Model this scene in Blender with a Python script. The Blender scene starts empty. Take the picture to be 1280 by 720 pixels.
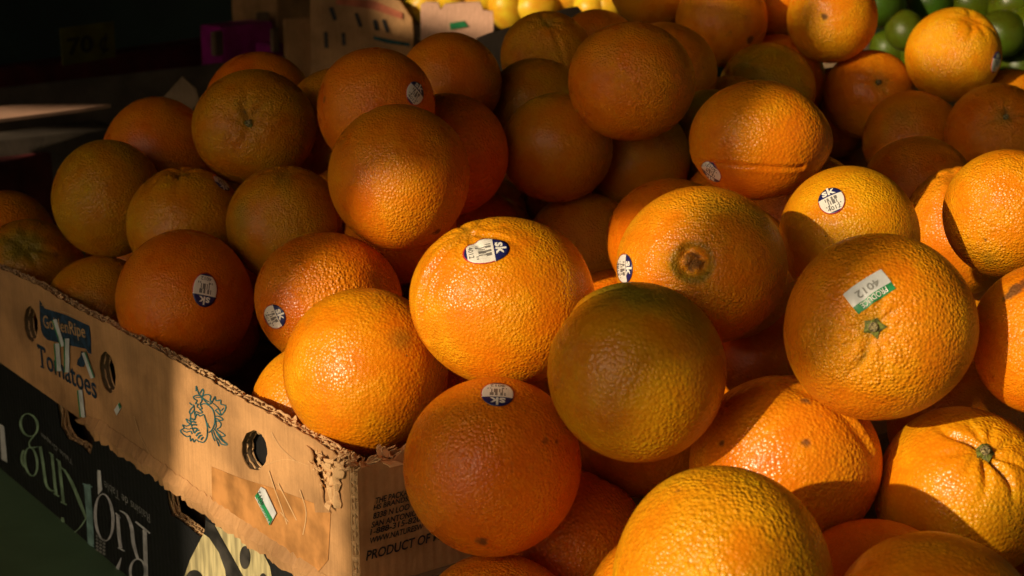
import bpy, bmesh, math, random
import numpy as np
from mathutils import Vector, Matrix

sc = bpy.context.scene
col = sc.collection

# ------------------------------------------------------------------ camera
FPX = 2060.0                      # focal length in photo pixels (1280 wide)
PITCH = math.radians(15.2)
CAM = np.array([0.0, 0.0, 0.4577])
cd = bpy.data.cameras.new('camera')
cam = bpy.data.objects.new('camera', cd)
col.objects.link(cam)
cam.location = CAM
cam.rotation_euler = (math.radians(90) - PITCH, 0, 0)
cd.sensor_width = 36.0
cd.lens = 36.0 * FPX / 1280.0
cd.clip_start = 0.02
cd.clip_end = 60
cd.dof.use_dof = True
cd.dof.focus_distance = 0.92
cd.dof.aperture_fstop = 18.0
sc.camera = cam

# ------------------------------------------------------------------ world + sun
SUN_PHI = math.radians(45)        # to the left of straight behind the camera
SUN_EL = math.radians(19)
SUN = np.array([-math.sin(SUN_PHI) * math.cos(SUN_EL), -math.cos(SUN_PHI) * math.cos(SUN_EL), math.sin(SUN_EL)])
wd = bpy.data.worlds.new('World')
sc.world = wd
wd.use_nodes = True
wn = wd.node_tree.nodes
sky = wn.new('ShaderNodeTexSky')
sky.sky_type = 'NISHITA'
sky.sun_disc = False
sky.sun_elevation = SUN_EL
sky.sun_rotation = math.atan2(SUN[0], SUN[1])
sky.air_density = 1.0
sky.dust_density = 6.0
sky.ozone_density = 0.3
wn['Background'].inputs[1].default_value = 0.068
wd.node_tree.links.new(sky.outputs[0], wn['Background'].inputs[0])
sl = bpy.data.lights.new('sun', 'SUN')
sl.energy = 4.3
sl.angle = math.radians(0.55)
sl.color = (1.0, 0.81, 0.54)
so = bpy.data.objects.new('sun', sl)
col.objects.link(so)
so.rotation_euler = Vector(SUN).to_track_quat('Z', 'Y').to_euler()
so.location = (-2, -2, 3)
sc.view_settings.view_transform = 'Standard'
sc.view_settings.look = 'None'
sc.view_settings.gamma = 1
sc.view_settings.use_curve_mapping = False
sc.view_settings.exposure = 0.0

sc.cycles.max_bounces = 6
sc.cycles.diffuse_bounces = 3
sc.cycles.glossy_bounces = 2
sc.cycles.transmission_bounces = 2

# ------------------------------------------------------------------ pixel helpers
RM = np.array([[1, 0, 0], [0, math.sin(PITCH), math.cos(PITCH)], [0, math.cos(PITCH), -math.sin(PITCH)]])
CR, CU, CF = RM[:, 0], RM[:, 1], RM[:, 2]
def ray(px, py):
    d = RM @ np.array([(px - 640) / FPX, (360 - py) / FPX, 1.0])
    return d / np.linalg.norm(d)
def at_y(px, py, Y):
    d = ray(px, py); return CAM + d * (Y / d[1])
def at_z(px, py, Z):
    d = ray(px, py); return CAM + d * ((Z - CAM[2]) / d[2])
# the tray corner and its two horizontal edge directions
C0 = np.array([-0.08376, 0.79668, 0.0])
UU = np.array([-0.59075, 0.80685, 0.0])      # along the printed long side, away
VV = np.array([0.80685, 0.59075, 0.0])       # along the short front side
ZZ = np.array([0.0, 0.0, 1.0])
class Frame:                                  # a printed board: x right, y up, n outward
    def __init__(s, o, x, y, n): s.o, s.x, s.y, s.n = o, x, y, n
    def P(s, x, y, n=0.0): return s.o + s.x * x + s.y * y + s.n * n
    def px(s, a, b, off=0.0):
        d = ray(a, b); o = s.o + s.n * off
        q = CAM + d * (((o - CAM) @ s.n) / (d @ s.n)) - s.o
        return float(q @ s.x), float(q @ s.y)
SIDE = Frame(C0, -UU, ZZ, -VV)                # long side of tomato tray
FRONT = Frame(C0 - UU * 0.0078, VV, ZZ, -UU)  # short side of tomato tray
GRAPE = Frame(C0 + VV * 0.007, -UU, ZZ, -VV)  # long side of black grape box
COUNTER_Z = -0.041

# ------------------------------------------------------------------ materials
def srgb(r, g, b):
    f = lambda c: (c / 255 / 12.92) if c / 255 <= 0.04045 else ((c / 255 + 0.055) / 1.055) ** 2.4
    return (f(r), f(g), f(b), 1)
def newmat(name):
    m = bpy.data.materials.new(name); m.use_nodes = True
    return m, m.node_tree.nodes, m.node_tree.links, m.node_tree.nodes['Principled BSDF']
def N(nodes, t, **kw):
    n = nodes.new(t)
    for k, v in kw.items():
        if k.startswith('i_'):
            n.inputs[int(k[2:]) if k[2:].isdigit() else k[2:]].default_value = v
        else: setattr(n, k, v)
    return n
def mixc(nodes, links, fac, a, b, mode='MIX'):
    n = nodes.new('ShaderNodeMix'); n.data_type = 'RGBA'; n.blend_type = mode
    for sock, val in ((0, fac), (6, a), (7, b)):
        if hasattr(val, 'links') or isinstance(val, bpy.types.NodeSocket): links.new(val, n.inputs[sock])
        else: n.inputs[sock].default_value = val
    return n.outputs[2]
def mth(nodes, links, op, a, b=None, clamp=False):
    n = nodes.new('ShaderNodeMath'); n.operation = op; n.use_clamp = clamp
    for i, v in enumerate((a, b)):
        if v is None: continue
        if isinstance(v, bpy.types.NodeSocket): links.new(v, n.inputs[i])
        else: n.inputs[i].default_value = v
    return n.outputs[0]
def ramp(nodes, links, v, lo, hi, a=0.0, b=1.0):
    n = nodes.new('ShaderNodeMapRange'); n.interpolation_type = 'SMOOTHSTEP'
    links.new(v, n.inputs[0])
    for i, q in enumerate((lo, hi, a, b)): n.inputs[i + 1].default_value = q
    return n.outputs[0]

def mat_orange(name='orange_peel', lime=False):
    m, n, l, b = newmat(name)
    tc = N(n, 'ShaderNodeTexCoord'); oi = N(n, 'ShaderNodeObjectInfo')
    sh = n.new('ShaderNodeVectorMath'); sh.operation = 'ADD'
    l.new(tc.outputs['Object'], sh.inputs[0]); 
    cmb = N(n, 'ShaderNodeCombineXYZ'); l.new(oi.outputs['Random'], cmb.inputs[0])
    r2 = mth(n, l, 'MULTIPLY', oi.outputs['Random'], 7.31); l.new(r2, cmb.inputs[1])
    l.new(cmb.outputs[0], sh.inputs[1])
    vs = n.new('ShaderNodeVectorMath'); vs.operation = 'SCALE'; l.new(sh.outputs[0], vs.inputs[0])
    rs = mth(n, l, 'FRACT', mth(n, l, 'MULTIPLY', oi.outputs['Random'], 37.7)); l.new(ramp(n, l, rs, 0, 1, .82, 1.22), vs.inputs['Scale'])
    co = vs.outputs[0]
    def vor(scale, feat='F1', **kw):
        v = N(n, 'ShaderNodeTexVoronoi', feature=feat); v.inputs['Scale'].default_value = scale
        l.new(co, v.inputs['Vector'])
        for k, q in kw.items(): v.inputs[k].default_value = q
        return v
    def noi(scale, det=2.0, rough=0.5):
        v = N(n, 'ShaderNodeTexNoise'); v.inputs['Scale'].default_value = scale
        v.inputs['Detail'].default_value = det; v.inputs['Roughness'].default_value = rough
        l.new(co, v.inputs['Vector']); return v
    pore = vor(600, 'F1', Randomness=0.9)
    ag = N(n, 'ShaderNodeAttribute', attribute_name='green')
    asc = N(n, 'ShaderNodeAttribute', attribute_name='scar')
    # colour
    big = noi(30, 3); mid = noi(240, 2)
    base = oi.outputs['Color']
    yel = mixc(n, l, 1.0, base, (1.05, 1.26, 1.1, 1), 'MULTIPLY')
    red = mixc(n, l, 1.0, base, (0.97, 0.82, 0.8, 1), 'MULTIPLY')
    c = mixc(n, l, ramp(n, l, big.outputs[0], .32, .68), red, yel)
    c = mixc(n, l, ramp(n, l, mid.outputs[0], .35, .7, 0, .3), c, mixc(n, l, 1.0, c, (1.06, 1.2, 1.1, 1), 'MULTIPLY'))
    c = mixc(n, l, ramp(n, l, pore.outputs['Distance'], .25, .62, 0, .34), c, mixc(n, l, 1.0, c, (.80, .66, .5, 1), 'MULTIPLY'))
    gm = mth(n, l, 'ADD', ag.outputs['Fac'], mth(n, l, 'MULTIPLY', mth(n, l, 'SUBTRACT', big.outputs[0], .5), .9))
    gm = mth(n, l, 'MULTIPLY', ramp(n, l, gm, .15, 1.0), ramp(n, l, ag.outputs['Fac'], .02, .3))
    c = mixc(n, l, mth(n, l, 'MULTIPLY', gm, .8), c, (.15, .14, .012, 1))
    mot = noi(75, 4, .65)
    c = mixc(n, l, ramp(n, l, mot.outputs[0], .52, .72, 0, .55), c, mixc(n, l, 1.0, c, (1.02, 1.30, 1.3, 1), 'MULTIPLY'))
    c = mixc(n, l, ramp(n, l, mot.outputs[0], .30, .46, .45, 0), c, mixc(n, l, 1.0, c, (.84, .74, .7, 1), 'MULTIPLY'))
    # freckles
    fk = vor(95); fd = ramp(n, l, fk.outputs['Distance'], .035, .075, 1, 0)
    sep = N(n, 'ShaderNodeSeparateColor'); l.new(fk.outputs['Color'], sep.inputs[0])
    fmask = mth(n, l, 'MULTIPLY', fd, ramp(n, l, sep.outputs[0], .93, .94))
    c = mixc(n, l, mth(n, l, 'MULTIPLY', fmask, .75), c, (.11, .05, .015, 1))
    sm = mth(n, l, 'ADD', asc.outputs['Fac'], mth(n, l, 'MULTIPLY', mth(n, l, 'SUBTRACT', mid.outputs[0], .5), .9))
    sm = mth(n, l, 'MULTIPLY', ramp(n, l, sm, .3, .8), ramp(n, l, asc.outputs['Fac'], .03, .25))
    c = mixc(n, l, mth(n, l, 'MULTIPLY', sm, .85), c, (.085, .036, .014, 1))
    l.new(c, b.inputs['Base Color'])
    # relief: rounded oil-gland cells over a gentle undulation
    h = mth(n, l, 'POWER', mth(n, l, 'SUBTRACT', 1.0, pore.outputs['Distance'], True), 1.4)
    bn = noi(320, 1)
    hh = mth(n, l, 'ADD', mth(n, l, 'MULTIPLY', h, .80), mth(n, l, 'MULTIPLY', bn.outputs[0], .70))
    bp = N(n, 'ShaderNodeBump'); bp.inputs['Strength'].default_value = .7 if not lime else .3
    bp.inputs['Distance'].default_value = .0010
    hh = mth(n, l, 'MULTIPLY', hh, ramp(n, l, big.outputs[0], .28, .70, .40, 1.25))
    rs2 = mth(n, l, 'FRACT', mth(n, l, 'MULTIPLY', oi.outputs['Random'], 91.3))
    l.new(ramp(n, l, rs2, 0, 1, *((.62, 1.0) if not lime else (.2, .3))), bp.inputs['Strength'])
    l.new(hh, bp.inputs['Height']); l.new(bp.outputs[0], b.inputs['Normal'])
    rg = ramp(n, l, big.outputs[0], .3, .7, .24, .40)
    rg2 = mth(n, l, 'ADD', rg, mth(n, l, 'MULTIPLY', sm, .3)); l.new(rg2, b.inputs['Roughness'])
    b.inputs['Specular IOR Level'].default_value = .30
    b.inputs['Subsurface Weight'].default_value = .16
    b.inputs['Subsurface Radius'].default_value = (1.0, .35, .08)
    b.inputs['Subsurface Scale'].default_value = .006
    return m

def mat_plain(name, color, rough=.6, noise=.12, scale=60, bump=0.0, spec=.4, metallic=0.0, stretch=(1, 1, 1)):
    m, n, l, b = newmat(name)
    tc = N(n, 'ShaderNodeTexCoord'); mp = N(n, 'ShaderNodeMapping'); l.new(tc.outputs['Object'], mp.inputs[0])
    mp.inputs['Scale'].default_value = stretch
    t = N(n, 'ShaderNodeTexNoise'); t.inputs['Scale'].default_value = scale; t.inputs['Detail'].default_value = 5
    l.new(mp.outputs[0], t.inputs['Vector'])
    lo = tuple(max(0, q * (1 - noise * 2)) for q in color[:3]) + (1,); hi = tuple(min(1, q * (1 + noise * 2)) for q in color[:3]) + (1,)
    l.new(mixc(n, l, ramp(n, l, t.outputs[0], .3, .7), lo, hi), b.inputs['Base Color'])
    b.inputs['Roughness'].default_value = rough; b.inputs['Specular IOR Level'].default_value = spec
    b.inputs['Metallic'].default_value = metallic
    if bump:
        bp = N(n, 'ShaderNodeBump'); bp.inputs['Strength'].default_value = bump; bp.inputs['Distance'].default_value = .001
        l.new(t.outputs[0], bp.inputs['Height']); l.new(bp.outputs[0], b.inputs['Normal'])
    return m

def mat_card(name, color, flute=True, dirt=.5, rough=.75):
    """corrugated board liner; object X = along the board, Y = up"""
    m, n, l, b = newmat(name)
    tc = N(n, 'ShaderNodeTexCoord')
    def noi(scale, st, det=4):
        mp = N(n, 'ShaderNodeMapping'); l.new(tc.outputs['Object'], mp.inputs[0]); mp.inputs['Scale'].default_value = st
        t = N(n, 'ShaderNodeTexNoise'); t.inputs['Scale'].default_value = scale; t.inputs['Detail'].default_value = det
        l.new(mp.outputs[0], t.inputs['Vector']); return t.outputs[0]
    col_ = color
    dk = tuple(q * .62 for q in col_[:3]) + (1,); lt = tuple(min(1, q * 1.25) for q in col_[:3]) + (1,)
    c = mixc(n, l, ramp(n, l, noi(14, (1, 1.4, 1)), .3, .72), dk if dirt > .3 else col_, lt)
    c = mixc(n, l, ramp(n, l, noi(90, (5, .25, 1)), .35, .7, 0, .4), c, mixc(n, l, 1.0, c, (.72, .70, .66, 1), 'MULTIPLY'))
    c = mixc(n, l, ramp(n, l, noi(600, (1, 1, 1), 2), .4, .75, 0, .35), c, mixc(n, l, 1.0, c, (.8, .78, .72, 1), 'MULTIPLY'))
    stain = ramp(n, l, noi(34, (1, 1, 1), 5), .60, .72, 0, dirt * .55)
    c = mixc(n, l, stain, c, mixc(n, l, 1.0, c, (.55, .48, .42, 1), 'MULTIPLY'))
    l.new(c, b.inputs['Base Color'])
    b.inputs['Roughness'].default_value = rough; b.inputs['Specular IOR Level'].default_value = .3
    w = N(n, 'ShaderNodeTexWave', wave_type='BANDS', bands_direction='X'); w.inputs['Scale'].default_value = 52
    w.inputs['Distortion'].default_value = 1.2; w.inputs['Detail'].default_value = 1
    l.new(tc.outputs['Object'], w.inputs['Vector'])
    h = mth(n, l, 'ADD', mth(n, l, 'MULTIPLY', w.outputs['Fac'], .20 if flute else 0), mth(n, l, 'MULTIPLY', noi(45, (1, 1, 1), 6), 1.5))
    cr = N(n, 'ShaderNodeTexVoronoi', feature='DISTANCE_TO_EDGE'); cr.inputs['Scale'].default_value = 26
    l.new(tc.outputs['Object'], cr.inputs['Vector'])
    h = mth(n, l, 'ADD', h, mth(n, l, 'MULTIPLY', ramp(n, l, cr.outputs['Distance'], 0, .05), .18))
    bp = N(n, 'ShaderNodeBump'); bp.inputs['Strength'].default_value = .5; bp.inputs['Distance'].default_value = .0010
    l.new(h, bp.inputs['Height']); l.new(bp.outputs[0], b.inputs['Normal'])
    return m

def mat_sticker():
    """oval fruit sticker: navy cap, red rim, pale field with bar code; UV in -1..1 stored as 0..1"""
    m, n, l, b = newmat('fruit_sticker_print')
    uv = N(n, 'ShaderNodeUVMap', uv_map='UVMap'); sp = N(n, 'ShaderNodeSeparateXYZ'); l.new(uv.outputs[0], sp.inputs[0])
    x = mth(n, l, 'MULTIPLY', mth(n, l, 'SUBTRACT', sp.outputs[0], .5), 2.0); y = mth(n, l, 'MULTIPLY', mth(n, l, 'SUBTRACT', sp.outputs[1], .5), 2.0)
    rr = mth(n, l, 'SQRT', mth(n, l, 'ADD', mth(n, l, 'POWER', mth(n, l, 'ABSOLUTE', x), 2.0), mth(n, l, 'POWER', mth(n, l, 'ABSOLUTE', y), 2.0)))
    # bars
    mp = N(n, 'ShaderNodeCombineXYZ'); l.new(mth(n, l, 'FLOOR', mth(n, l, 'MULTIPLY', x, 13.0)), mp.inputs[0])
    l.new(mth(n, l, 'FLOOR', mth(n, l, 'MULTIPLY', y, 3.2)), mp.inputs[1])
    wn_ = N(n, 'ShaderNodeTexWhiteNoise', noise_dimensions='2D'); l.new(mp.outputs[0], wn_.inputs['Vector'])
    bars = mth(n, l, 'GREATER_THAN', wn_.outputs['Value'], .5)
    fx = mth(n, l, 'LESS_THAN', mth(n, l, 'ABSOLUTE', x), .62)
    fy = mth(n, l, 'MULTIPLY', mth(n, l, 'GREATER_THAN', y, -.42), mth(n, l, 'LESS_THAN', y, .24))
    bars = mth(n, l, 'MULTIPLY', mth(n, l, 'MULTIPLY', bars, fx), fy)
    c = mixc(n, l, mth(n, l, 'MULTIPLY', bars, .82), (.76, .72, .66, 1), (.03, .025, .03, 1))
    c = mixc(n, l, mth(n, l, 'GREATER_THAN', y, .34), c, (.012, .014, .10, 1))
    c = mixc(n, l, mth(n, l, 'LESS_THAN', y, -.80), c, (.012, .014, .10, 1))
    rim = mth(n, l, 'MULTIPLY', mth(n, l, 'GREATER_THAN', rr, .93), mth(n, l, 'LESS_THAN', y, .30))
    c = mixc(n, l, rim, c, (.45, .03, .035, 1))
    l.new(c, b.inputs['Base Color']); b.inputs['Roughness'].default_value = .35
    return m

M = {}
M['orange'] = mat_orange()
M['lime'] = mat_orange('citrus_rind_smooth', lime=True)
M['sticker'] = mat_sticker()
M['white_ink'] = mat_plain('white_ink', (.78, .76, .72, 1), .5, .05, 300)
M['dark_ink'] = mat_plain('dark_ink', (.02, .02, .022, 1), .6, .2, 300)
M['teal_ink'] = mat_plain('teal_ink', (.018, .085, .095, 1), .7, .25, 260)
M['navy_ink'] = mat_plain('navy_ink', (.012, .035, .07, 1), .7, .3, 200)
M['tan_ink'] = mat_plain('tan_ink', (.38, .23, .10, 1), .7, .15, 200)
M['silver_ink'] = mat_plain('silver_ink', (.42, .42, .44, 1), .45, .15, 120)
M['sage_ink'] = mat_plain('sage_ink', (.20, .30, .19, 1), .45, .2, 90)
M['sage_pale'] = mat_plain('sage_pale_ink', (.16, .27, .26, 1), .45, .2, 90)
M['grey_ink'] = mat_plain('grey_ink', (.20, .20, .19, 1), .5, .15, 120)
M['cream_ink'] = mat_plain('cream_ink', (.42, .35, .18, 1), .55, .2, 70, stretch=(3, .4, 1))
M['charcoal_ink'] = mat_plain('charcoal_ink', (.035, .030, .026, 1), .6, .4, 60)
M['label_white'] = mat_plain('label_white', (.56, .57, .58, 1), .4, .08, 90)
M['label_green'] = mat_plain('label_green', (.02, .22, .075, 1), .4, .1, 90)
M['stem'] = mat_plain('calyx_green', (.11, .12, .016, 1), .7, .4, 500, bump=.5)
M['stem_core'] = mat_plain('stem_core', (.20, .16, .07, 1), .8, .4, 900, bump=.5)
M['kraft'] = mat_card('kraft_board', (.52, .275, .115, 1))
M['kraft_raw'] = mat_card('kraft_torn', (.56, .34, .165, 1), flute=False, dirt=.2, rough=.9)
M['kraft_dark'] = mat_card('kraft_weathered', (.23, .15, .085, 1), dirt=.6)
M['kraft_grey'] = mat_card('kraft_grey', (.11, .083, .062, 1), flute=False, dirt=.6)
M['kraft_pink'] = mat_card('kraft_pale', (.60, .34, .23, 1), dirt=.3)
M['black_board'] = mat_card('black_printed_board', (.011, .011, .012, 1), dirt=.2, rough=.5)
M['tape'] = mat_plain('packing_tape', (.47, .215, .07, 1), .25, .16, 55, bump=.25, spec=.6)
M['green_paint'] = mat_plain('green_paint', (.15, .24, .125, 1), .5, .10, 9, bump=.1)
M['green_wall'] = mat_plain('green_wall_paint', (.020, .040, .022, 1), .6, .15, 7)
M['red_paint'] = mat_plain('dark_red_board', (.10, .012, .014, 1), .6, .2, 20)
M['magenta'] = mat_plain('magenta_print', (.34, .012, .20, 1), .5, .15, 30)
M['yellow_card'] = mat_plain('yellow_card', (.12, .11, .010, 1), .7, .12, 30)
M['canvas'] = mat_plain('dark_canvas', (.06, .055, .05, 1), .9, .2, 80)
M['wood'] = mat_plain('rough_wood', (.16, .10, .06, 1), .8, .3, 25, bump=.4, stretch=(1, 1, .1))
M['orange_stripe'] = mat_plain('orange_stripe_ink', (.42, .11, .05, 1), .7, .15, 50)

# ------------------------------------------------------------------ object helpers
def tag(o, label=None, cat=None, group=None, kind=None):
    for k, v in (('label', label), ('category', cat), ('group', group), ('kind', kind)):
        if v: o[k] = v
    return o
def link(name, me, mat=None, parent=None, loc=None):
    o = bpy.data.objects.new(name, me); col.objects.link(o)
    if mat is not None:
        me.materials.clear(); me.materials.append(mat)
    if loc is not None: o.location = loc
    if parent is not None:
        o.parent = parent; o.matrix_parent_inverse = parent.matrix_basis.inverted()
    return o
def empty(name, loc):
    o = bpy.data.objects.new(name, None); o.empty_display_size = .02; col.objects.link(o); o.location = loc; return o
def mesh_py(name, v, f, smooth=False):
    me = bpy.data.meshes.new(name); me.from_pydata([tuple(map(float, q)) for q in v], [], f); me.update()
    if smooth: me.polygons.foreach_set('use_smooth', [True] * len(me.polygons))
    return me
def fmat(fr):
    """4x4 of a board frame, so object X/Y lie in the board and Z points out"""
    m = Matrix.Identity(4)
    for i, a in enumerate((fr.x, fr.y, fr.n)):
        for j in range(3): m[j][i] = float(a[j])
    for j in range(3): m[j][3] = float(fr.o[j])
    return m
def board_obj(name, fr, v, f, mat, parent, smooth=False):
    me = mesh_py(name, v, f, smooth); me.materials.append(mat)
    o = bpy.data.objects.new(name, me); col.objects.link(o)
    if parent is not None: o.parent = parent; o.matrix_parent_inverse = parent.matrix_basis.inverted()
    o.matrix_basis = fmat(fr)
    return o
def curve_fill(loops, half=0.0):
    """fill closed 2-D loops (first outer, others holes) -> verts, faces (extruded by +-half)"""
    cu = bpy.data.curves.new('tmp', 'CURVE'); cu.dimensions = '2D'; cu.fill_mode = 'BOTH'; cu.extrude = half
    for lp in loops:
        s = cu.splines.new('POLY'); s.points.add(len(lp) - 1); s.use_cyclic_u = True
        for p, q in zip(s.points, lp): p.co = (q[0], q[1], 0, 1)
    o = bpy.data.objects.new('tmp', cu); col.objects.link(o)
    dg = bpy.context.evaluated_depsgraph_get(); me = o.evaluated_get(dg).to_mesh()
    v = [tuple(q.co) for q in me.vertices]; f = [tuple(p.vertices) for p in me.polygons]
    o.evaluated_get(dg).to_mesh_clear(); bpy.data.objects.remove(o); bpy.data.curves.remove(cu)
    return v, f
_txt = {}
def text2d(s, bold=0.0):
    """glyph outline mesh of a string, height of a capital about 1; returns verts(n,2), faces"""
    key = (s, bold)
    if key not in _txt:
        cu = bpy.data.curves.new('tmp', 'FONT'); cu.body = s; cu.size = 1.0; cu.offset = bold; cu.resolution_u = 3; cu.fill_mode = 'FRONT'
        o = bpy.data.objects.new('tmp', cu); col.objects.link(o)
        dg = bpy.context.evaluated_depsgraph_get(); me = o.evaluated_get(dg).to_mesh()
        v = np.array([q.co[:2] for q in me.vertices]); f = [tuple(p.vertices) for p in me.polygons]
        o.evaluated_get(dg).to_mesh_clear(); bpy.data.objects.remove(o); bpy.data.curves.remove(cu)
        v = v - v.min(0)
        _txt[key] = (v, f)
    return _txt[key]
def board_text(name, fr, s, p0, p1, height, mat, parent, off=.0004, bold=.02, slant=0.0, flip=False, hsquash=None):
    """text from board point p0 to p1 (baseline), cap height in metres"""
    v, f = text2d(s, bold)
    w = v[:, 0].max(); h = v[:, 1].max()
    p0 = np.array(p0); p1 = np.array(p1); d = p1 - p0; L = np.linalg.norm(d); d = d / L; up = np.array([-d[1], d[0]])
    x = v[:, 0] / w * L; y = v[:, 1] / h * height
    q = p0 + np.outer(x + slant * y, d) + np.outer(y, up)
    return board_obj(name, fr, [(a, b, off) for a, b in q], f, mat, parent)
def ribbon(pts, widths, closed=False):
    pts = np.array(pts, float); n = len(pts); ws = np.broadcast_to(np.array(widths, float), (n,))
    t = np.gradient(pts, axis=0) if not closed else (np.roll(pts, -1, 0) - np.roll(pts, 1, 0))
    t = t / (np.linalg.norm(t, axis=1)[:, None] + 1e-12); nm = np.stack([-t[:, 1], t[:, 0]], 1)
    a = pts + nm * ws[:, None] / 2; b = pts - nm * ws[:, None] / 2
    v = [q for pr in zip(a, b) for q in pr]
    f = [(2 * i, 2 * i + 1, 2 * i + 3, 2 * i + 2) for i in range(n - 1)]
    if closed: f.append((2 * n - 2, 2 * n - 1, 1, 0))
    return v, f
def smooth_line(pts, k=6):
    pts = np.array(pts, float); n = len(pts); out = []
    for i in range(n - 1):
        p0, p1, p2, p3 = pts[max(i - 1, 0)], pts[i], pts[i + 1], pts[min(i + 2, n - 1)]
        for t in np.linspace(0, 1, k, endpoint=False):
            out.append(.5 * (2 * p1 + (p2 - p0) * t + (2 * p0 - 5 * p1 + 4 * p2 - p3) * t * t + (3 * p1 - p0 - 3 * p2 + p3) * t ** 3))
    out.append(pts[-1]); return np.array(out)
def px_strokes(name, fr, strokes, mat, parent, off=.0004, boff=0.0):
    """strokes traced in photo pixels: (points, width px or list[, closed]) laid as print on a board"""
    V, Fc = [], []
    for st in strokes:
        pts, w = st[0], st[1]; closed = len(st) > 2 and st[2]
        v, f = ribbon(pts, w, closed); k = len(V)
        V += [(*fr.px(*q, boff), off) for q in v]; Fc += [tuple(i + k for i in q) for q in f]
    return board_obj(name, fr, V, Fc, mat, parent)
def px_poly(name, fr, poly, mat, parent, off=.0004, thick=0.0, boff=0.0):
    pts = [fr.px(*q, boff) for q in poly]
    v, f = curve_fill([pts], thick / 2)
    return board_obj(name, fr, [(a, b, c + off + thick / 2) for a, b, c in v], f, mat, parent)
def ellipse_px(cx, cy, rx, ry, n=36, rot=0.0):
    t = np.linspace(0, 2 * math.pi, n, endpoint=False); c, s = math.cos(rot), math.sin(rot)
    return [(cx + rx * math.cos(a) * c - ry * math.sin(a) * s, cy + rx * math.cos(a) * s + ry * math.sin(a) * c) for a in t]
def box_bm(bm, x0, x1, y0, y1, z0, z1, mtx=None):
    vs = [bm.verts.new((x, y, z)) for x in (x0, x1) for y in (y0, y1) for z in (z0, z1)]
    if mtx is not None:
        for v in vs: v.co = mtx @ v.co
    for q in ((0, 1, 3, 2), (4, 6, 7, 5), (0, 4, 5, 1), (2, 3, 7, 6), (0, 2, 6, 4), (1, 5, 7, 3)): bm.faces.new([vs[i] for i in q])
def box_mesh(name, dims, bevel=.002):
    bm = bmesh.new(); box_bm(bm, *dims)
    bmesh.ops.recalc_face_normals(bm, faces=bm.faces)
    if bevel: bmesh.ops.bevel(bm, geom=bm.edges[:], offset=bevel, segments=2, affect='EDGES')
    me = bpy.data.meshes.new(name); bm.to_mesh(me); bm.free(); return me

# ================================================================== the setting
ct = link('counter', box_mesh('counter', (-3, 3, -1.2, 4.2, COUNTER_Z - .05, COUNTER_Z), .004), M['green_paint'])
tag(ct, 'dark green painted stall counter under the fruit boxes', 'counter', kind='structure')

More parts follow.
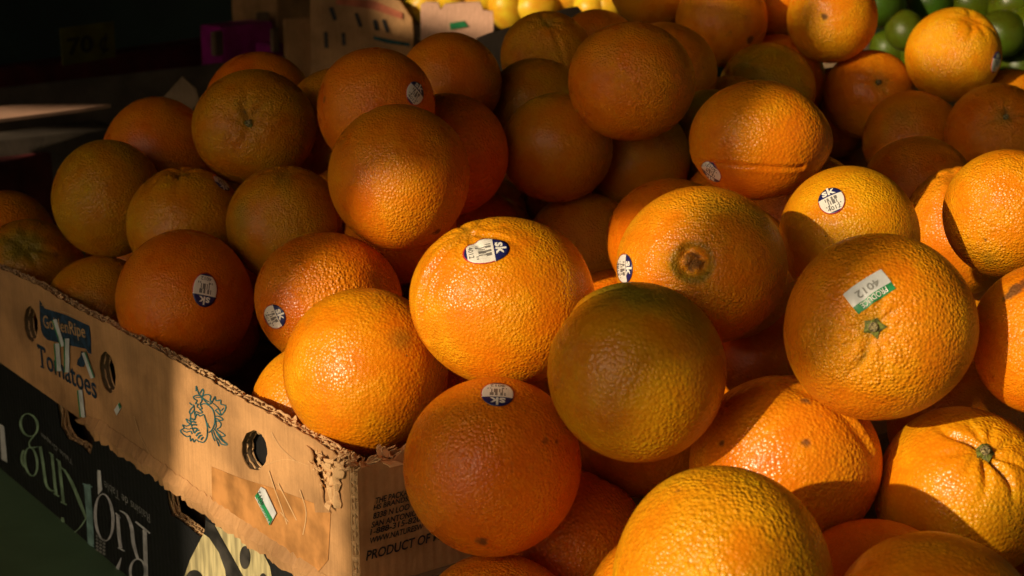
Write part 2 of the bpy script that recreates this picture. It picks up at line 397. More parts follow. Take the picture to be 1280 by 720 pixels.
# ================================================================== cardboard boxes
rnd = random.Random(7)
def ragged(xs, base, amp, seed):
    g = random.Random(seed); ph = [(g.uniform(40, 900), g.uniform(0, 6.3), g.uniform(.3, 1)) for _ in range(9)]
    return [b + amp * sum(a * math.sin(f * x + p) for f, p, a in ph) / 3.0 for x, b in zip(xs, base)]
def extr(poly_loops, n0, n1):
    v, f = curve_fill(poly_loops, abs(n1 - n0) / 2)
    return [(a, b, c + (n0 + n1) / 2) for a, b, c in v], f
def board_wall(name, fr, x0, x1, ybot, tops, parent, mat_out, holes=(), seed=1, ragamp=.0008, plies=2, raw='kraft_raw', vertical_flutes=True, step=.0025, cutdepth=.016):
    """a corrugated board wall: outer liner (part) > inner liners and fluted core (sub-parts).
       tops: [(x, y)] of the top edge."""
    xs = list(np.arange(x0, x1, step)) + [x1]
    tx, ty = zip(*tops)
    def topline(sd, d=0.0): return ragged(xs, [float(np.interp(x, tx, ty)) - d for x in xs], ragamp, sd)
    T = .0007; G = .0028
    outer_top = topline(seed)
    lp = [(x0, ybot), (x1, ybot)] + [(x, y) for x, y in zip(xs[::-1], outer_top[::-1])]
    v, f = extr([lp] + list(holes), -T, 0.0)
    w = board_obj(name, fr, v, f, mat_out, parent)
    for h in holes:                                   # cut edge of the board inside each hand hole
        V, Fc = [], []; c = np.mean(h, 0); m = len(h)
        for i, q in enumerate(h):
            for d_, sc_ in ((-T * .5, 1.0), (-.0026, 1.05 + .03 * math.sin(i * 2.7)), (-.0052, 1.0), (-.0074, 1.04 + .03 * math.sin(i * 1.9))): V.append((c[0] + (q[0] - c[0]) * sc_, c[1] + (q[1] - c[1]) * sc_, d_))
            for j in range(3): Fc.append((4 * i + j, 4 * i + j + 1, 4 * ((i + 1) % m) + j + 1, 4 * ((i + 1) % m) + j))
        board_obj('cut_edge', fr, V, Fc, M['kraft_dark'], w, True)
    n = -T
    for k in range(plies):
        # fluted core
        lam = (.0066 if k == 0 else .0048) if vertical_flutes else (.0050 if k == 0 else .0042)
        core_top = topline(seed + 11 + k, .0006)
        V, Fc = [], []
        if vertical_flutes:
            m = int((x1 - x0) / lam * 10); X = np.linspace(x0, x1, m)
            for i, x in enumerate(X):
                ph = (x - x0) / lam * 2 * math.pi + .5 * math.sin(x * 61)
                nn = n - G / 2 + (G / 2 - .0002) * math.sin(ph)
                yt = float(np.interp(x, xs, core_top)) + .0005 * math.sin(x * 1900 + k)
                V += [(x, yt, nn), (x, yt - cutdepth, nn)]
                if i: Fc.append((2 * i - 2, 2 * i - 1, 2 * i + 1, 2 * i))
        else:
            ytop = core_top[0] - .0008; m = int((ytop - ybot) / lam * 12); Y = np.linspace(ybot, ytop, m)
            for i, y in enumerate(Y):
                ph = (y - ybot) / lam * 2 * math.pi + .6 * math.sin(y * 90)
                nn = n - G / 2 + (G / 2 - .0002) * math.sin(ph)
                V += [(x0 + .0006 * math.sin(y * 700 + k), y, nn), (min(x1, x0 + .09), y, nn)]
                if i: Fc.append((2 * i - 2, 2 * i - 1, 2 * i + 1, 2 * i))
        o = board_obj('fluted_core', fr, V, Fc, M[raw], w, True)
        so_ = o.modifiers.new('thick', 'SOLIDIFY'); so_.thickness = .0003
        n -= G
        lt = topline(seed + 23 + k, .0004)
        lp = [(x0, ybot), (x1, ybot)] + [(x, y) for x, y in zip(xs[::-1], lt[::-1])]
        hs = [[(cx + (q[0] - cx) * 1.0 + .0008 * math.sin(i * 2.1 + k), cy + (q[1] - cy) * 1.0 + .0008 * math.cos(i * 1.7 + k)) for i, q in enumerate(h)] for h in holes
              for cx, cy in [tuple(np.mean(h, 0))]]
        v, f = extr([lp] + hs, n - T, n)
        board_obj('inner_liner', fr, v, f, M[raw], w)
        n -= T
    return w

# ---------------------------------------------------------------- black grape box underneath
gb = empty('grape_box', C0 + UU * .35 + VV * .2 + ZZ * COUNTER_Z)
tag(gb, 'black printed grape box upside down beneath the brown tomato tray', 'box')
notch1 = [GRAPE.px(*q) for q in ((72, 512), (75, 533), (84, 548), (100, 556), (113, 569), (116, 556))]
notch2 = [GRAPE.px(*q) for q in ((209, 622), (212, 642), (224, 650), (254, 674), (258, 671), (257, 652))]
gtop = .0615
def notched_top():
    tops = [(-.72, gtop)]
    for nt in (notch1, notch2):
        xs_ = [q[0] for q in nt]
        a, b = min(xs_), max(xs_)
        tops += [(a - .001, gtop)]
        low = sorted([q for q in nt if q[1] < gtop - .002], key=lambda q: q[0])
        tops += [(max(q[0], a), q[1]) for q in low] + [(b + .001, gtop)]
    tops += [(.0, gtop)]
    return tops
board_wall('side_wall', GRAPE, -.72, 0.0, COUNTER_Z + .0005, notched_top(), gb, M['black_board'], seed=31, ragamp=.0005)
GF = Frame(C0 + VV * .007 - UU * .0005, VV, ZZ, -UU)
board_wall('end_wall', GF, .0085, .45, COUNTER_Z + .0005, [(0, gtop), (.45, gtop)], gb, M['black_board'], seed=33, ragamp=.0004, plies=1)
me = bpy.data.meshes.new('b'); bm = bmesh.new()
mt = fmat(Frame(C0, -UU, VV, ZZ))
box_bm(bm, -.70, -.012, .03, .94, COUNTER_Z + .0005, .052, mt); bmesh.ops.recalc_face_normals(bm, faces=bm.faces); bm.to_mesh(me); bm.free()
link('box_base', me, M['kraft_dark'], gb)
# print on the grape box: traced strokes, lettering upside down
def Zp(x, y): return (x / 3.273, 500 + y / 3.273)
def zs(pts, w, closed=False, sm=True):
    p = [Zp(*q) for q in pts]
    if sm and len(p) > 2 and not closed: p = smooth_line(p)
    return (p, (np.array(w) / 3.273 if np.ndim(w) == 0 else np.interp(np.linspace(0, 1, len(p)), np.linspace(0, 1, len(w)), w) / 3.273), closed)
def zring(cx, cy, rx, ry, thick, thin, rot=0.0):
    p = [Zp(*q) for q in ellipse_px(cx, cy, rx, ry, 48, rot)]
    t = np.linspace(0, 2 * math.pi, 48, endpoint=False)
    return (p, (thin + (thick - thin) * np.abs(np.cos(t)) ** 1.6) / 3.273, True)
px_strokes('lettering', GRAPE, [
    zs([(594, 530), (597, 620), (600, 735)], 17), zs([(556, 497), (585, 520), (616, 545)], [5, 9, 5]),
    zring(566, 700, 31, 50, 12, 5), zs([(492, 452), (520, 470), (540, 520), (548, 585), (566, 650)], [3, 9, 15, 15, 10]),
    zs([(484, 470), (488, 540), (496, 606)], 14), zs([(474, 462), (486, 472), (494, 484)], 6), zs([(484, 603), (497, 610), (512, 618)], 5),
    zs([(498, 645), (490, 668), (482, 692)], [3, 10, 16]),
    zring(428, 480, 36, 96, 13, 4, -.06)], M['silver_ink'], gb)
px_strokes('lettering', GRAPE, [
    zs([(262, 282), (292, 330), (330, 420), (354, 484)], [5, 13, 14, 8]), zs([(354, 484), (330, 520), (306, 542)], [5, 5, 4]), zs([(252, 276), (272, 290)], 5, sm=False),
    zs([(244, 248), (252, 330), (262, 420)], 12), zs([(232, 240), (246, 252)], 5, sm=False), zs([(250, 416), (275, 428)], 5, sm=False),
    zs([(258, 480), (260, 500)], 13, sm=False),
    zs([(166, 190), (178, 260), (190, 340), (206, 366), (226, 372)], [12, 12, 11, 8, 5]), zs([(214, 222), (222, 300), (232, 386)], 12), zs([(204, 214), (218, 226)], 5, sm=False), zs([(222, 382), (244, 394)], 5, sm=False),
    zring(121, 102, 34, 47, 11, 4, -.25), zring(129, 252, 25, 58, 11, 4, -.12), zs([(142, 146), (122, 172), (128, 194), (158, 190)], [4, 6, 6, 4]), zs([(98, 205), (90, 232), (94, 262), (104, 276)], [7, 10, 9, 4])],
    M['sage_ink'], gb)
px_strokes('lettering', GRAPE, [zs([(358, 345), (368, 470), (374, 592)], 27), zs([(340, 342), (358, 348), (380, 356)], 5), zs([(360, 586), (388, 600)], 6, sm=False)], M['sage_pale'], gb)
def gpx(x, y): return GRAPE.px(*Zp(x, y))
board_text('lettering', GRAPE, 'Raisins de Table', gpx(614, 466), gpx(428, 328), .0068, M['grey_ink'], gb, bold=.0)
board_text('lettering', GRAPE, 'Table Grapes', gpx(298, 238), gpx(170, 126), .0056, M['grey_ink'], gb, bold=.0)
px_strokes('small_print', GRAPE, [zs([(395 + 14 * i, 553 + 14 * j + 8 * i), (404 + 14 * i, 560 + 14 * j + 8 * i)], 8, sm=False) for i in range(3) for j in range(5)], M['grey_ink'], gb)
px_poly('cream_panel', GRAPE, [(226, 735), (238, 700), (255, 667), (262, 672), (274, 690), (282, 712), (285, 735)], M['cream_ink'], gb, .0004)
px_poly('dark_band', GRAPE, [(258, 650), (268, 656), (290, 695), (312, 735), (286, 735), (282, 712), (274, 690), (262, 671), (257, 664)], M['charcoal_ink'], gb, .0004)
px_poly('cream_panel', GRAPE, [(269, 656), (284, 664), (306, 672), (318, 679), (330, 692), (338, 708), (343, 735), (313, 735), (291, 695)], M['cream_ink'], gb, .0004)
for e in (ellipse_px(307.5, 696.5, 6.6, 14.5, 24), ellipse_px(244, 725, 11, 13, 24), ellipse_px(330, 728, 5, 12, 20)):
    px_poly('printed_oval', GRAPE, e, M['charcoal_ink'], gb, .0008)
px_poly('price_sticker', GRAPE, [(0, 529), (6, 533), (10, 578), (3, 574)], M['label_white'], gb, .0005, .0002)
px_poly('price_sticker', GRAPE, [(123, 587), (127, 588), (129, 612), (124, 618)], M['label_white'], gb, .0007, .0002)

# ---------------------------------------------------------------- brown tomato tray
tr = empty('tomato_tray', C0 + UU * .35 + VV * .2 + ZZ * .0625)
tag(tr, 'cut down brown cardboard tomato tray with teal print holding the heaped oranges', 'box')
def hole(pxs):
    p = [SIDE.px(*q) for q in pxs]; c = np.mean(p, 0)
    return [(c[0] + (q[0] - c[0]) * (1 + .03 * math.sin(i * 2.3)), c[1] + (q[1] - c[1]) * (1 + .03 * math.cos(i * 1.9))) for i, q in enumerate(p)]
holes = [hole(ellipse_px(38.5, 405, 8.5, 22, 26, -.08)), hole(ellipse_px(134.5, 465.5, 9.5, 26, 26, -.15)), hole(ellipse_px(318, 563, 16, 25, 30, -.08))]
tops = [(-.72, .142), (-.518, .1434), (-.44, .147), (-.36, .1462), (-.30, .1485), (-.23, .1493), (-.122, .1493), (-.03, .1495), (-.012, .1475), (.0, .1440)]
board_wall('side_wall', SIDE, -.72, -.0005, .0632, tops, tr, M['kraft'], holes, seed=3, ragamp=.0009)
ftops = [(0, .146), (.012, .1475), (.03, .1495), (.06, .149), (.10, .148), (.14, .12), (.45, .118)]
board_wall('end_wall', FRONT, 0.0, .45, .0632, ftops, tr, M['kraft'], seed=5, ragamp=.0012, vertical_flutes=False)
board_obj('hole_shade_panel', SIDE, *extr([[(-.145, .085), (-.07, .085), (-.07, .143), (-.145, .143)]], -.0105, -.0095), M['black_board'], tr)  # black panel added behind the hole, standing in for its shaded inside
# bottom of the tray, and the far walls buried behind the fruit
FL = Frame(C0, -UU, VV, ZZ)
me = bpy.data.meshes.new('f'); bm = bmesh.new(); box_bm(bm, -.71, -.009, .009, .94, .0635, .0785, fmat(FL)); bmesh.ops.recalc_face_normals(bm, faces=bm.faces); bm.to_mesh(me); bm.free()
link('tray_floor', me, M['kraft_dark'], tr)
# torn lower rim: the peeled liner hanging under the printed side
def strip(name, fr, xs, lo, hi, n0, n1, mat, parent, seed):
    lo = ragged(xs, lo, .0016, seed); hi = ragged(xs, hi, .0012, seed + 1); g = random.Random(seed)
    V, Fc = [], []
    for i, x in enumerate(xs):
        b = .0012 * math.sin(x * 170 + seed) + .0007 * math.sin(x * 610)
        V += [(x, hi[i], n0), (x, .5 * (hi[i] + lo[i]), n1 + b), (x, lo[i], n1 * .75 + b)]
        if i:
            k = 3 * i; Fc += [(k - 3, k - 2, k + 1, k), (k - 2, k - 1, k + 2, k + 1)]
    o = board_obj(name, fr, V, Fc, mat, parent, False)
    md = o.modifiers.new('thick', 'SOLIDIFY'); md.thickness = .0011; md.offset = -1
    return o
xs = list(np.arange(-.372, -.018, .004))
strip('torn_rim', SIDE, xs, [float(np.interp(x, [-.372, -.34, -.25, -.15, -.06, -.018], [.0640, .0590, .0605, .0600, .0625, .066])) for x in xs],
      [float(np.interp(x, [-.372, -.34, -.25, -.15, -.018], [.066, .0735, .0735, .0725, .0745])) for x in xs], .0004, .0042, M['kraft'], tr, 21)
# packing tape across the corner end of the printed side
px_poly('packing_tape', SIDE, [(265, 583), (300, 597), (345, 611), (399, 631), (414, 640), (411, 700), (392, 722), (350, 693), (305, 664), (266, 638)], M['tape'], tr, .0003, .0001)
for pts in (((337, 588), (345, 612), (353, 634), (360, 655)), ((349, 604), (358, 622), (372, 650)), ((376, 612), (384, 640), (380, 668)), ((352, 640), (362, 652))):
    px_strokes('tape_crease', SIDE, [(smooth_line(pts), [1.2] * (len(pts) * 6 - 5))], M['kraft_raw'], tr, .0007)
for pl in (((168, 520), (176, 545), (190, 572), (200, 596)), ((340, 540), (352, 560), (372, 578)), ((330, 582), (360, 574), (395, 586))):
    px_strokes('fold_crease', SIDE, [(smooth_line(pl), .7)], M['kraft_raw'], tr, .0004)
# emblem: two fruits in a wreath of leaves, teal line print
def Ez(x, y): return (220 + x / 8, 480 + y / 8)
em = []
def es(pts, w=9, closed=False): em.append((smooth_line([Ez(*q) for q in pts]), w / 8 * 1.3))
es([(255, 205), (290, 195), (335, 215), (375, 260), (392, 330), (388, 400), (365, 455), (335, 482)]); es([(345, 480), (320, 478), (318, 455)])
es([(205, 310), (190, 360), (215, 300), (240, 318), (262, 312), (280, 300)]); es([(285, 305), (305, 370), (318, 440), (316, 510), (300, 560), (275, 582), (240, 575)])
es([(205, 70), (207, 20), (222, 70), (238, 95), (270, 50), (280, 80), (262, 130)]); es([(262, 130), (230, 110), (180, 125), (190, 150), (215, 165), (200, 195), (225, 200), (215, 225), (235, 240)])
es([(262, 130), (285, 110), (330, 105), (352, 125), (345, 160), (365, 185), (330, 200), (300, 175), (262, 130)]); es([(262, 130), (262, 170), (245, 200), (265, 245), (240, 250), (268, 280), (240, 290), (205, 275), (190, 295), (215, 300)])
es([(275, 140), (310, 165), (350, 185)], 7); es([(225, 85), (262, 130)], 7); es([(200, 135), (262, 130)], 7)
es([(140, 185), (160, 205), (185, 215), (160, 240), (140, 275), (150, 300), (170, 280), (185, 255)]); es([(185, 215), (190, 300), (200, 330)], 7)
es([(365, 180), (395, 125), (405, 165), (450, 160), (455, 200), (500, 215), (495, 260), (455, 310), (425, 290), (395, 260)]); es([(375, 190), (420, 230), (450, 265), (480, 240)], 7); es([(395, 262), (430, 250), (455, 310)], 7)
es([(400, 320), (440, 325), (475, 355), (440, 362), (405, 340)]); es([(398, 345), (405, 420), (385, 455)], 8); es([(395, 375), (430, 370), (455, 395), (445, 430), (415, 450), (440, 470)], 8)
es([(360, 470), (375, 530), (395, 570), (380, 540)], 8); es([(375, 460), (400, 530), (435, 620), (425, 580)], 8); es([(385, 445), (430, 500), (470, 555), (518, 605), (460, 600), (430, 555), (395, 520)])
es([(430, 465), (470, 490), (495, 515), (455, 525), (440, 500)], 8); es([(405, 480), (450, 550), (500, 595)], 6)
for a, b, c in (((140, 350), (160, 345), (185, 360)), ((150, 380), (175, 375), (205, 385)), ((155, 415), (185, 405), (215, 410)), ((165, 450), (195, 440), (220, 450)), ((185, 490), (210, 465), (235, 460)), ((205, 520), (225, 495), (250, 485)), ((225, 545), (240, 520), (265, 510)), ((255, 560), (262, 545), (278, 530))): es([a, b, c], 13)
es([(105, 345), (120, 380), (145, 400), (110, 420), (70, 408), (85, 440), (50, 465), (75, 500), (115, 525), (145, 515)]); es([(105, 345), (150, 375)], 7); es([(75, 465), (110, 480), (150, 470), (165, 500)], 8); es([(145, 515), (150, 570), (170, 545), (185, 580), (205, 555), (235, 578)], 8); es([(90, 440), (130, 450), (160, 440)], 7)
es([(318, 390), (330, 420), (345, 440)], 7); es([(150, 300), (150, 350), (155, 400), (185, 490)], 8)
px_strokes('printed_emblem', SIDE, em, M['teal_ink'], tr)
# badge, brand lettering and crop name
def Tz(x, y): return (x / 5.333, 360 + y / 5.333)
px_poly('printed_badge', SIDE, [Tz(*q) for q in ((266, 78), (300, 135), (350, 150), (440, 178), (520, 215), (598, 252), (606, 300), (612, 440), (590, 432), (575, 405), (480, 385), (385, 362), (318, 345), (290, 318), (276, 280), (268, 200))], M['navy_ink'], tr, .0003)
px_strokes('badge_border', SIDE, [(smooth_line([Tz(*q) for q in ((276, 112), (330, 128), (400, 150), (480, 178), (560, 218), (592, 236))]), 1.0)], M['tan_ink'], tr, .0006)
board_text('lettering', SIDE, 'GoldenRipe', SIDE.px(*Tz(302, 290)), SIDE.px(*Tz(582, 362)), .0125, M['tan_ink'], tr, .0007, .01)
board_text('lettering', SIDE, 'Tomatoes', SIDE.px(*Tz(262, 512)), SIDE.px(*Tz(652, 745)), .0165, M['navy_ink'], tr, .0005, .012)
px_strokes('lettering', SIDE, [([Tz(258, 378), Tz(302, 408)], 2.2), ([Tz(258, 378), Tz(262, 405)], 1.6), ([Tz(302, 408), Tz(302, 432)], 1.6), ([Tz(274, 520), Tz(300, 534)], 1.8)], M['navy_ink'], tr, .0006)
px_poly('printed_leaf', SIDE, [Tz(*q) for q in ((545, 420), (558, 425), (560, 455), (572, 500), (565, 525), (540, 525), (515, 510), (520, 480), (538, 455))], M['navy_ink'], tr, .0004)
def sticker_strip(a, b, w, gside=1):
    a = np.array(a, float); b = np.array(b, float); d = (b - a) / np.linalg.norm(b - a); nn = np.array([-d[1], d[0]])
    q = [a - nn * w / 2, a + nn * w / 2, b + nn * w / 2, b - nn * w / 2]
    o = px_poly('price_sticker', SIDE, [tuple(p) for p in q], M['label_white'], tr, .0010, .0002)
    e = nn * gside
    g = [a + e * w * .28, a + e * w * .52, b + e * w * .52, b + e * w * .28]
    px_poly('green_edge', SIDE, [tuple(p) for p in g], M['label_green'], o, .0014)
for a, b, w, g in ((Tz(372, 208), Tz(428, 388), 5.0, 1), (Tz(388, 368), Tz(400, 552), 6.4, 1), (Tz(455, 335), Tz(455, 560), 6.2, 1), (Tz(568, 428), Tz(628, 598), 5.2, -1), (Tz(541, 678), Tz(562, 862), 6.0, 1)):
    sticker_strip(a, b, w, g)
t_ = px_poly('price_sticker', SIDE, [(144, 512), (150, 503), (153, 509), (147, 519)], M['label_white'], tr, .0006, .0002)
px_poly('green_edge', SIDE, [(149, 505), (151, 503), (153, 509), (151, 511)], M['label_green'], t_, .0009)
ps = px_poly('price_sticker', SIDE, [(329, 608), (334, 611), (348, 641), (340, 656), (321.5, 621)], M['label_white'], tr, .0012, .0003)
px_poly('green_edge', SIDE, [(322, 619), (325.5, 614.5), (344, 648), (340, 656)], M['label_green'], ps, .0017)
board_text('lettering', SIDE, '4012', SIDE.px(334, 629), SIDE.px(328, 612), .0045, M['dark_ink'], ps, .0019, .0)
board_text('lettering', SIDE, 'PRODUCE', SIDE.px(341, 651), SIDE.px(325.5, 621), .0022, M['label_white'], ps, .0020, .0)
# shipper's address on the end wall
for i, (s, x0, y0, x1, y1) in enumerate((('THE PACKA', 468, 630, 509, 622), ('HS BRANDS,', 466, 639, 511, 630), ('8338 N LOO', 465.5, 649, 511, 639.5), ('SAN ANTONIO', 463.5, 660, 520, 648), ('1-888-315-820', 462, 669, 525, 656), ('WWW.NATURESW', 461, 680, 528, 666), ('PRODUCT OF M', 457, 701, 549, 677))):
    a, b = FRONT.px(x0, y0), FRONT.px(x1, y1)
    board_text('lettering', FRONT, s, a, (b[0], a[1]), .0034 if i < 6 else .0055, M['dark_ink'], tr, .0004, .02, .18)
# crushed, torn liner at the corner and along the end wall's top
def shard(fr, p, seed, size=.006, mat='kraft_raw'):
    g = random.Random(seed); n = 5; V = []
    w = size * g.uniform(.5, 1); ang = g.uniform(-.9, .9)
    for i in range(n):
        t = i / (n - 1); ww = w * (1 - .7 * t) * g.uniform(.7, 1.1); b = size * .5 * math.sin(t * 2.5 + seed)
        cx, cy = p[0] + size * t * math.sin(ang), p[1] + size * t * math.cos(ang) * .6
        V += [(cx - ww / 2, cy, p[2] + b), (cx + ww / 2, cy + g.uniform(-.001, .001), p[2] + b + g.uniform(-.0006, .0006))]
    return V, [(2 * i, 2 * i + 1, 2 * i + 3, 2 * i + 2) for i in range(n - 1)]
def shards(name, fr, spots, parent, mat='kraft_raw'):
    V, Fc = [], []
    for s, (p, sz) in enumerate(spots):
        v, f = shard(fr, p, s * 7 + 3, sz); k = len(V); V += v; Fc += [tuple(i + k for i in q) for q in f]
    o = board_obj(name, fr, V, Fc, M[mat], parent)
    md = o.modifiers.new('thick', 'SOLIDIFY'); md.thickness = .0005
    return tag(o, kind='stuff')
g = random.Random(5)
shards('torn_fibres', FRONT, [((g.uniform(.0, .1), g.uniform(.1445, .1485), g.uniform(-.008, .001)), g.uniform(.003, .009)) for _ in range(70)], tr)
shards('torn_fibres', SIDE, [((-abs(g.gauss(0, .02)), g.uniform(.142, .148), g.uniform(-.007, .0005)), g.uniform(.003, .008)) for _ in range(40)]
       + [((g.uniform(-.66, -.02), 0.0, g.uniform(-.007, 0)), g.uniform(.002, .004)) for _ in range(0)], tr)
gq = random.Random(12)
sp = []
for _ in range(30):
    a_ = gq.random(); p_ = SIDE.px(398 + 34 * a_ + gq.uniform(-4, 4), 566 + 14 * a_ + abs(gq.gauss(0, 24)))
    sp.append(((p_[0], p_[1], gq.uniform(.0006, .0026)), gq.uniform(.003, .008)))
shards('torn_fibres', SIDE, sp, tr)
# liner torn open beside the corner: crumpled raw layer, and the outer paper lifting away from it
def crumple(name, pxa, pxb, pxc, pxd, mat, parent, amp, base, seed, edge, nu=16, nv=18):
    """grid between photo points a-b (top) and d-c (bottom); edge(u, v) gives the lift"""
    g = np.random.default_rng(seed); K = g.normal(size=(6, 2)) * 7; ph = g.uniform(0, 6.3, 6); jit = np.convolve(g.normal(size=nv + 2) * .22, [.25, .5, .25], 'valid') + g.normal(size=nv) * .05
    A, B, C_, D_ = (np.array(SIDE.px(*q)) for q in (pxa, pxb, pxc, pxd)); V, Fc = [], []
    for j in range(nv):
        for i in range(nu):
            u, v = i / (nu - 1), j / (nv - 1)
            uu = u * (1 + jit[j] * max(0, u - .5) * 2)
            p = (A * (1 - uu) + B * uu) * (1 - v) + (D_ * (1 - uu) + C_ * uu) * v
            nz = sum(math.sin(k[0] * u + k[1] * v + q) for k, q in zip(K, ph)) / 6
            V.append((p[0], p[1], base + max(-.0001, edge(u, v)) + amp * abs(nz) * min(1, u * 4)))
            if i and j: q = j * nu + i; Fc.append((q, q - 1, q - nu - 1, q - nu))
    o = board_obj(name, SIDE, V, Fc, M[mat], parent, False)
    md = o.modifiers.new('thick', 'SOLIDIFY'); md.thickness = .0006; md.offset = -1
    return o
crumple('torn_patch', (400, 566), (434, 580), (426, 634), (415, 628), 'kraft_raw', tr, .0036, .0004, 4, lambda u, v: .0008 * math.sin(3.1 * u) * (1 - v))
crumple('lifted_paper', (384, 556), (400, 566), (414, 640), (396, 640), 'kraft', tr, .0007, .0003, 9, lambda u, v: .0042 * u * u * max(0, 1 - v) * (.7 + .3 * math.sin(5 * v + 1)))

# ---------------------------------------------------------------- the tray the front oranges lie in
fb = empty('front_tray', C0 - UU * .2 + VV * .25 + ZZ * COUNTER_Z)
tag(fb, 'brown cardboard tray under the front oranges, butted against the tomato tray', 'box')
BK = Frame(C0 - UU * .0095, VV, ZZ, -UU)
for nm, fr, a, b, top in (('back_wall', BK, -.03, .62, .079), ('front_wall', Frame(C0 - UU * .43, VV, ZZ, -UU), -.03, .62, .06),
                          ('side_wall', Frame(C0 - VV * .03 - UU * .0102, -UU, ZZ, -VV), .0, .42, .06), ('side_wall', Frame(C0 + VV * .615 - UU * .0102, -UU, ZZ, -VV), .0, .42, .06)):
    v, f = extr([[(a, COUNTER_Z + .001), (b, COUNTER_Z + .001), (b, top), (a, top)]], -.006 if nm != 'back_wall' else -.0005, 0.0 if nm != 'back_wall' else .006)
    board_obj(nm, fr, v, f, M['kraft_dark'], fb)
me = bpy.data.meshes.new('f'); bm = bmesh.new(); box_bm(bm, .02, .42, -.02, .60, COUNTER_Z + .001, -.031, fmat(FL)); bmesh.ops.recalc_face_normals(bm, faces=bm.faces); bm.to_mesh(me); bm.free()
link('tray_floor', me, M['kraft_dark'], fb)

# ================================================================== the oranges
def ico_base(level):
    bm = bmesh.new(); bmesh.ops.create_icosphere(bm, subdivisions=level, radius=1.0)
    me = bpy.data.meshes.new('ico'); bm.to_mesh(me); bm.free()
    me.polygons.foreach_set('use_smooth', [True] * len(me.polygons))
    v = np.empty(len(me.vertices) * 3); me.vertices.foreach_get('co', v); v = v.reshape(-1, 3)
    return me, v / np.linalg.norm(v, axis=1)[:, None]
ICO = {l: ico_base(l) for l in (4, 5, 6)}
def dir_at(c, r, px, py):
    d = ray(px, py); oc = np.array(c) - CAM; b = oc @ d; q = b * b - (oc @ oc - r * r)
    p = CAM + d * (b - math.sqrt(q) if q > 0 else b)
    w = p - c; return w / np.linalg.norm(w)
def tangent(s, ref=None):
    ref = np.array([.3, .2, .9]) if ref is None else ref
    a = ref - s * (ref @ s); a /= np.linalg.norm(a); return a, np.cross(s, a)
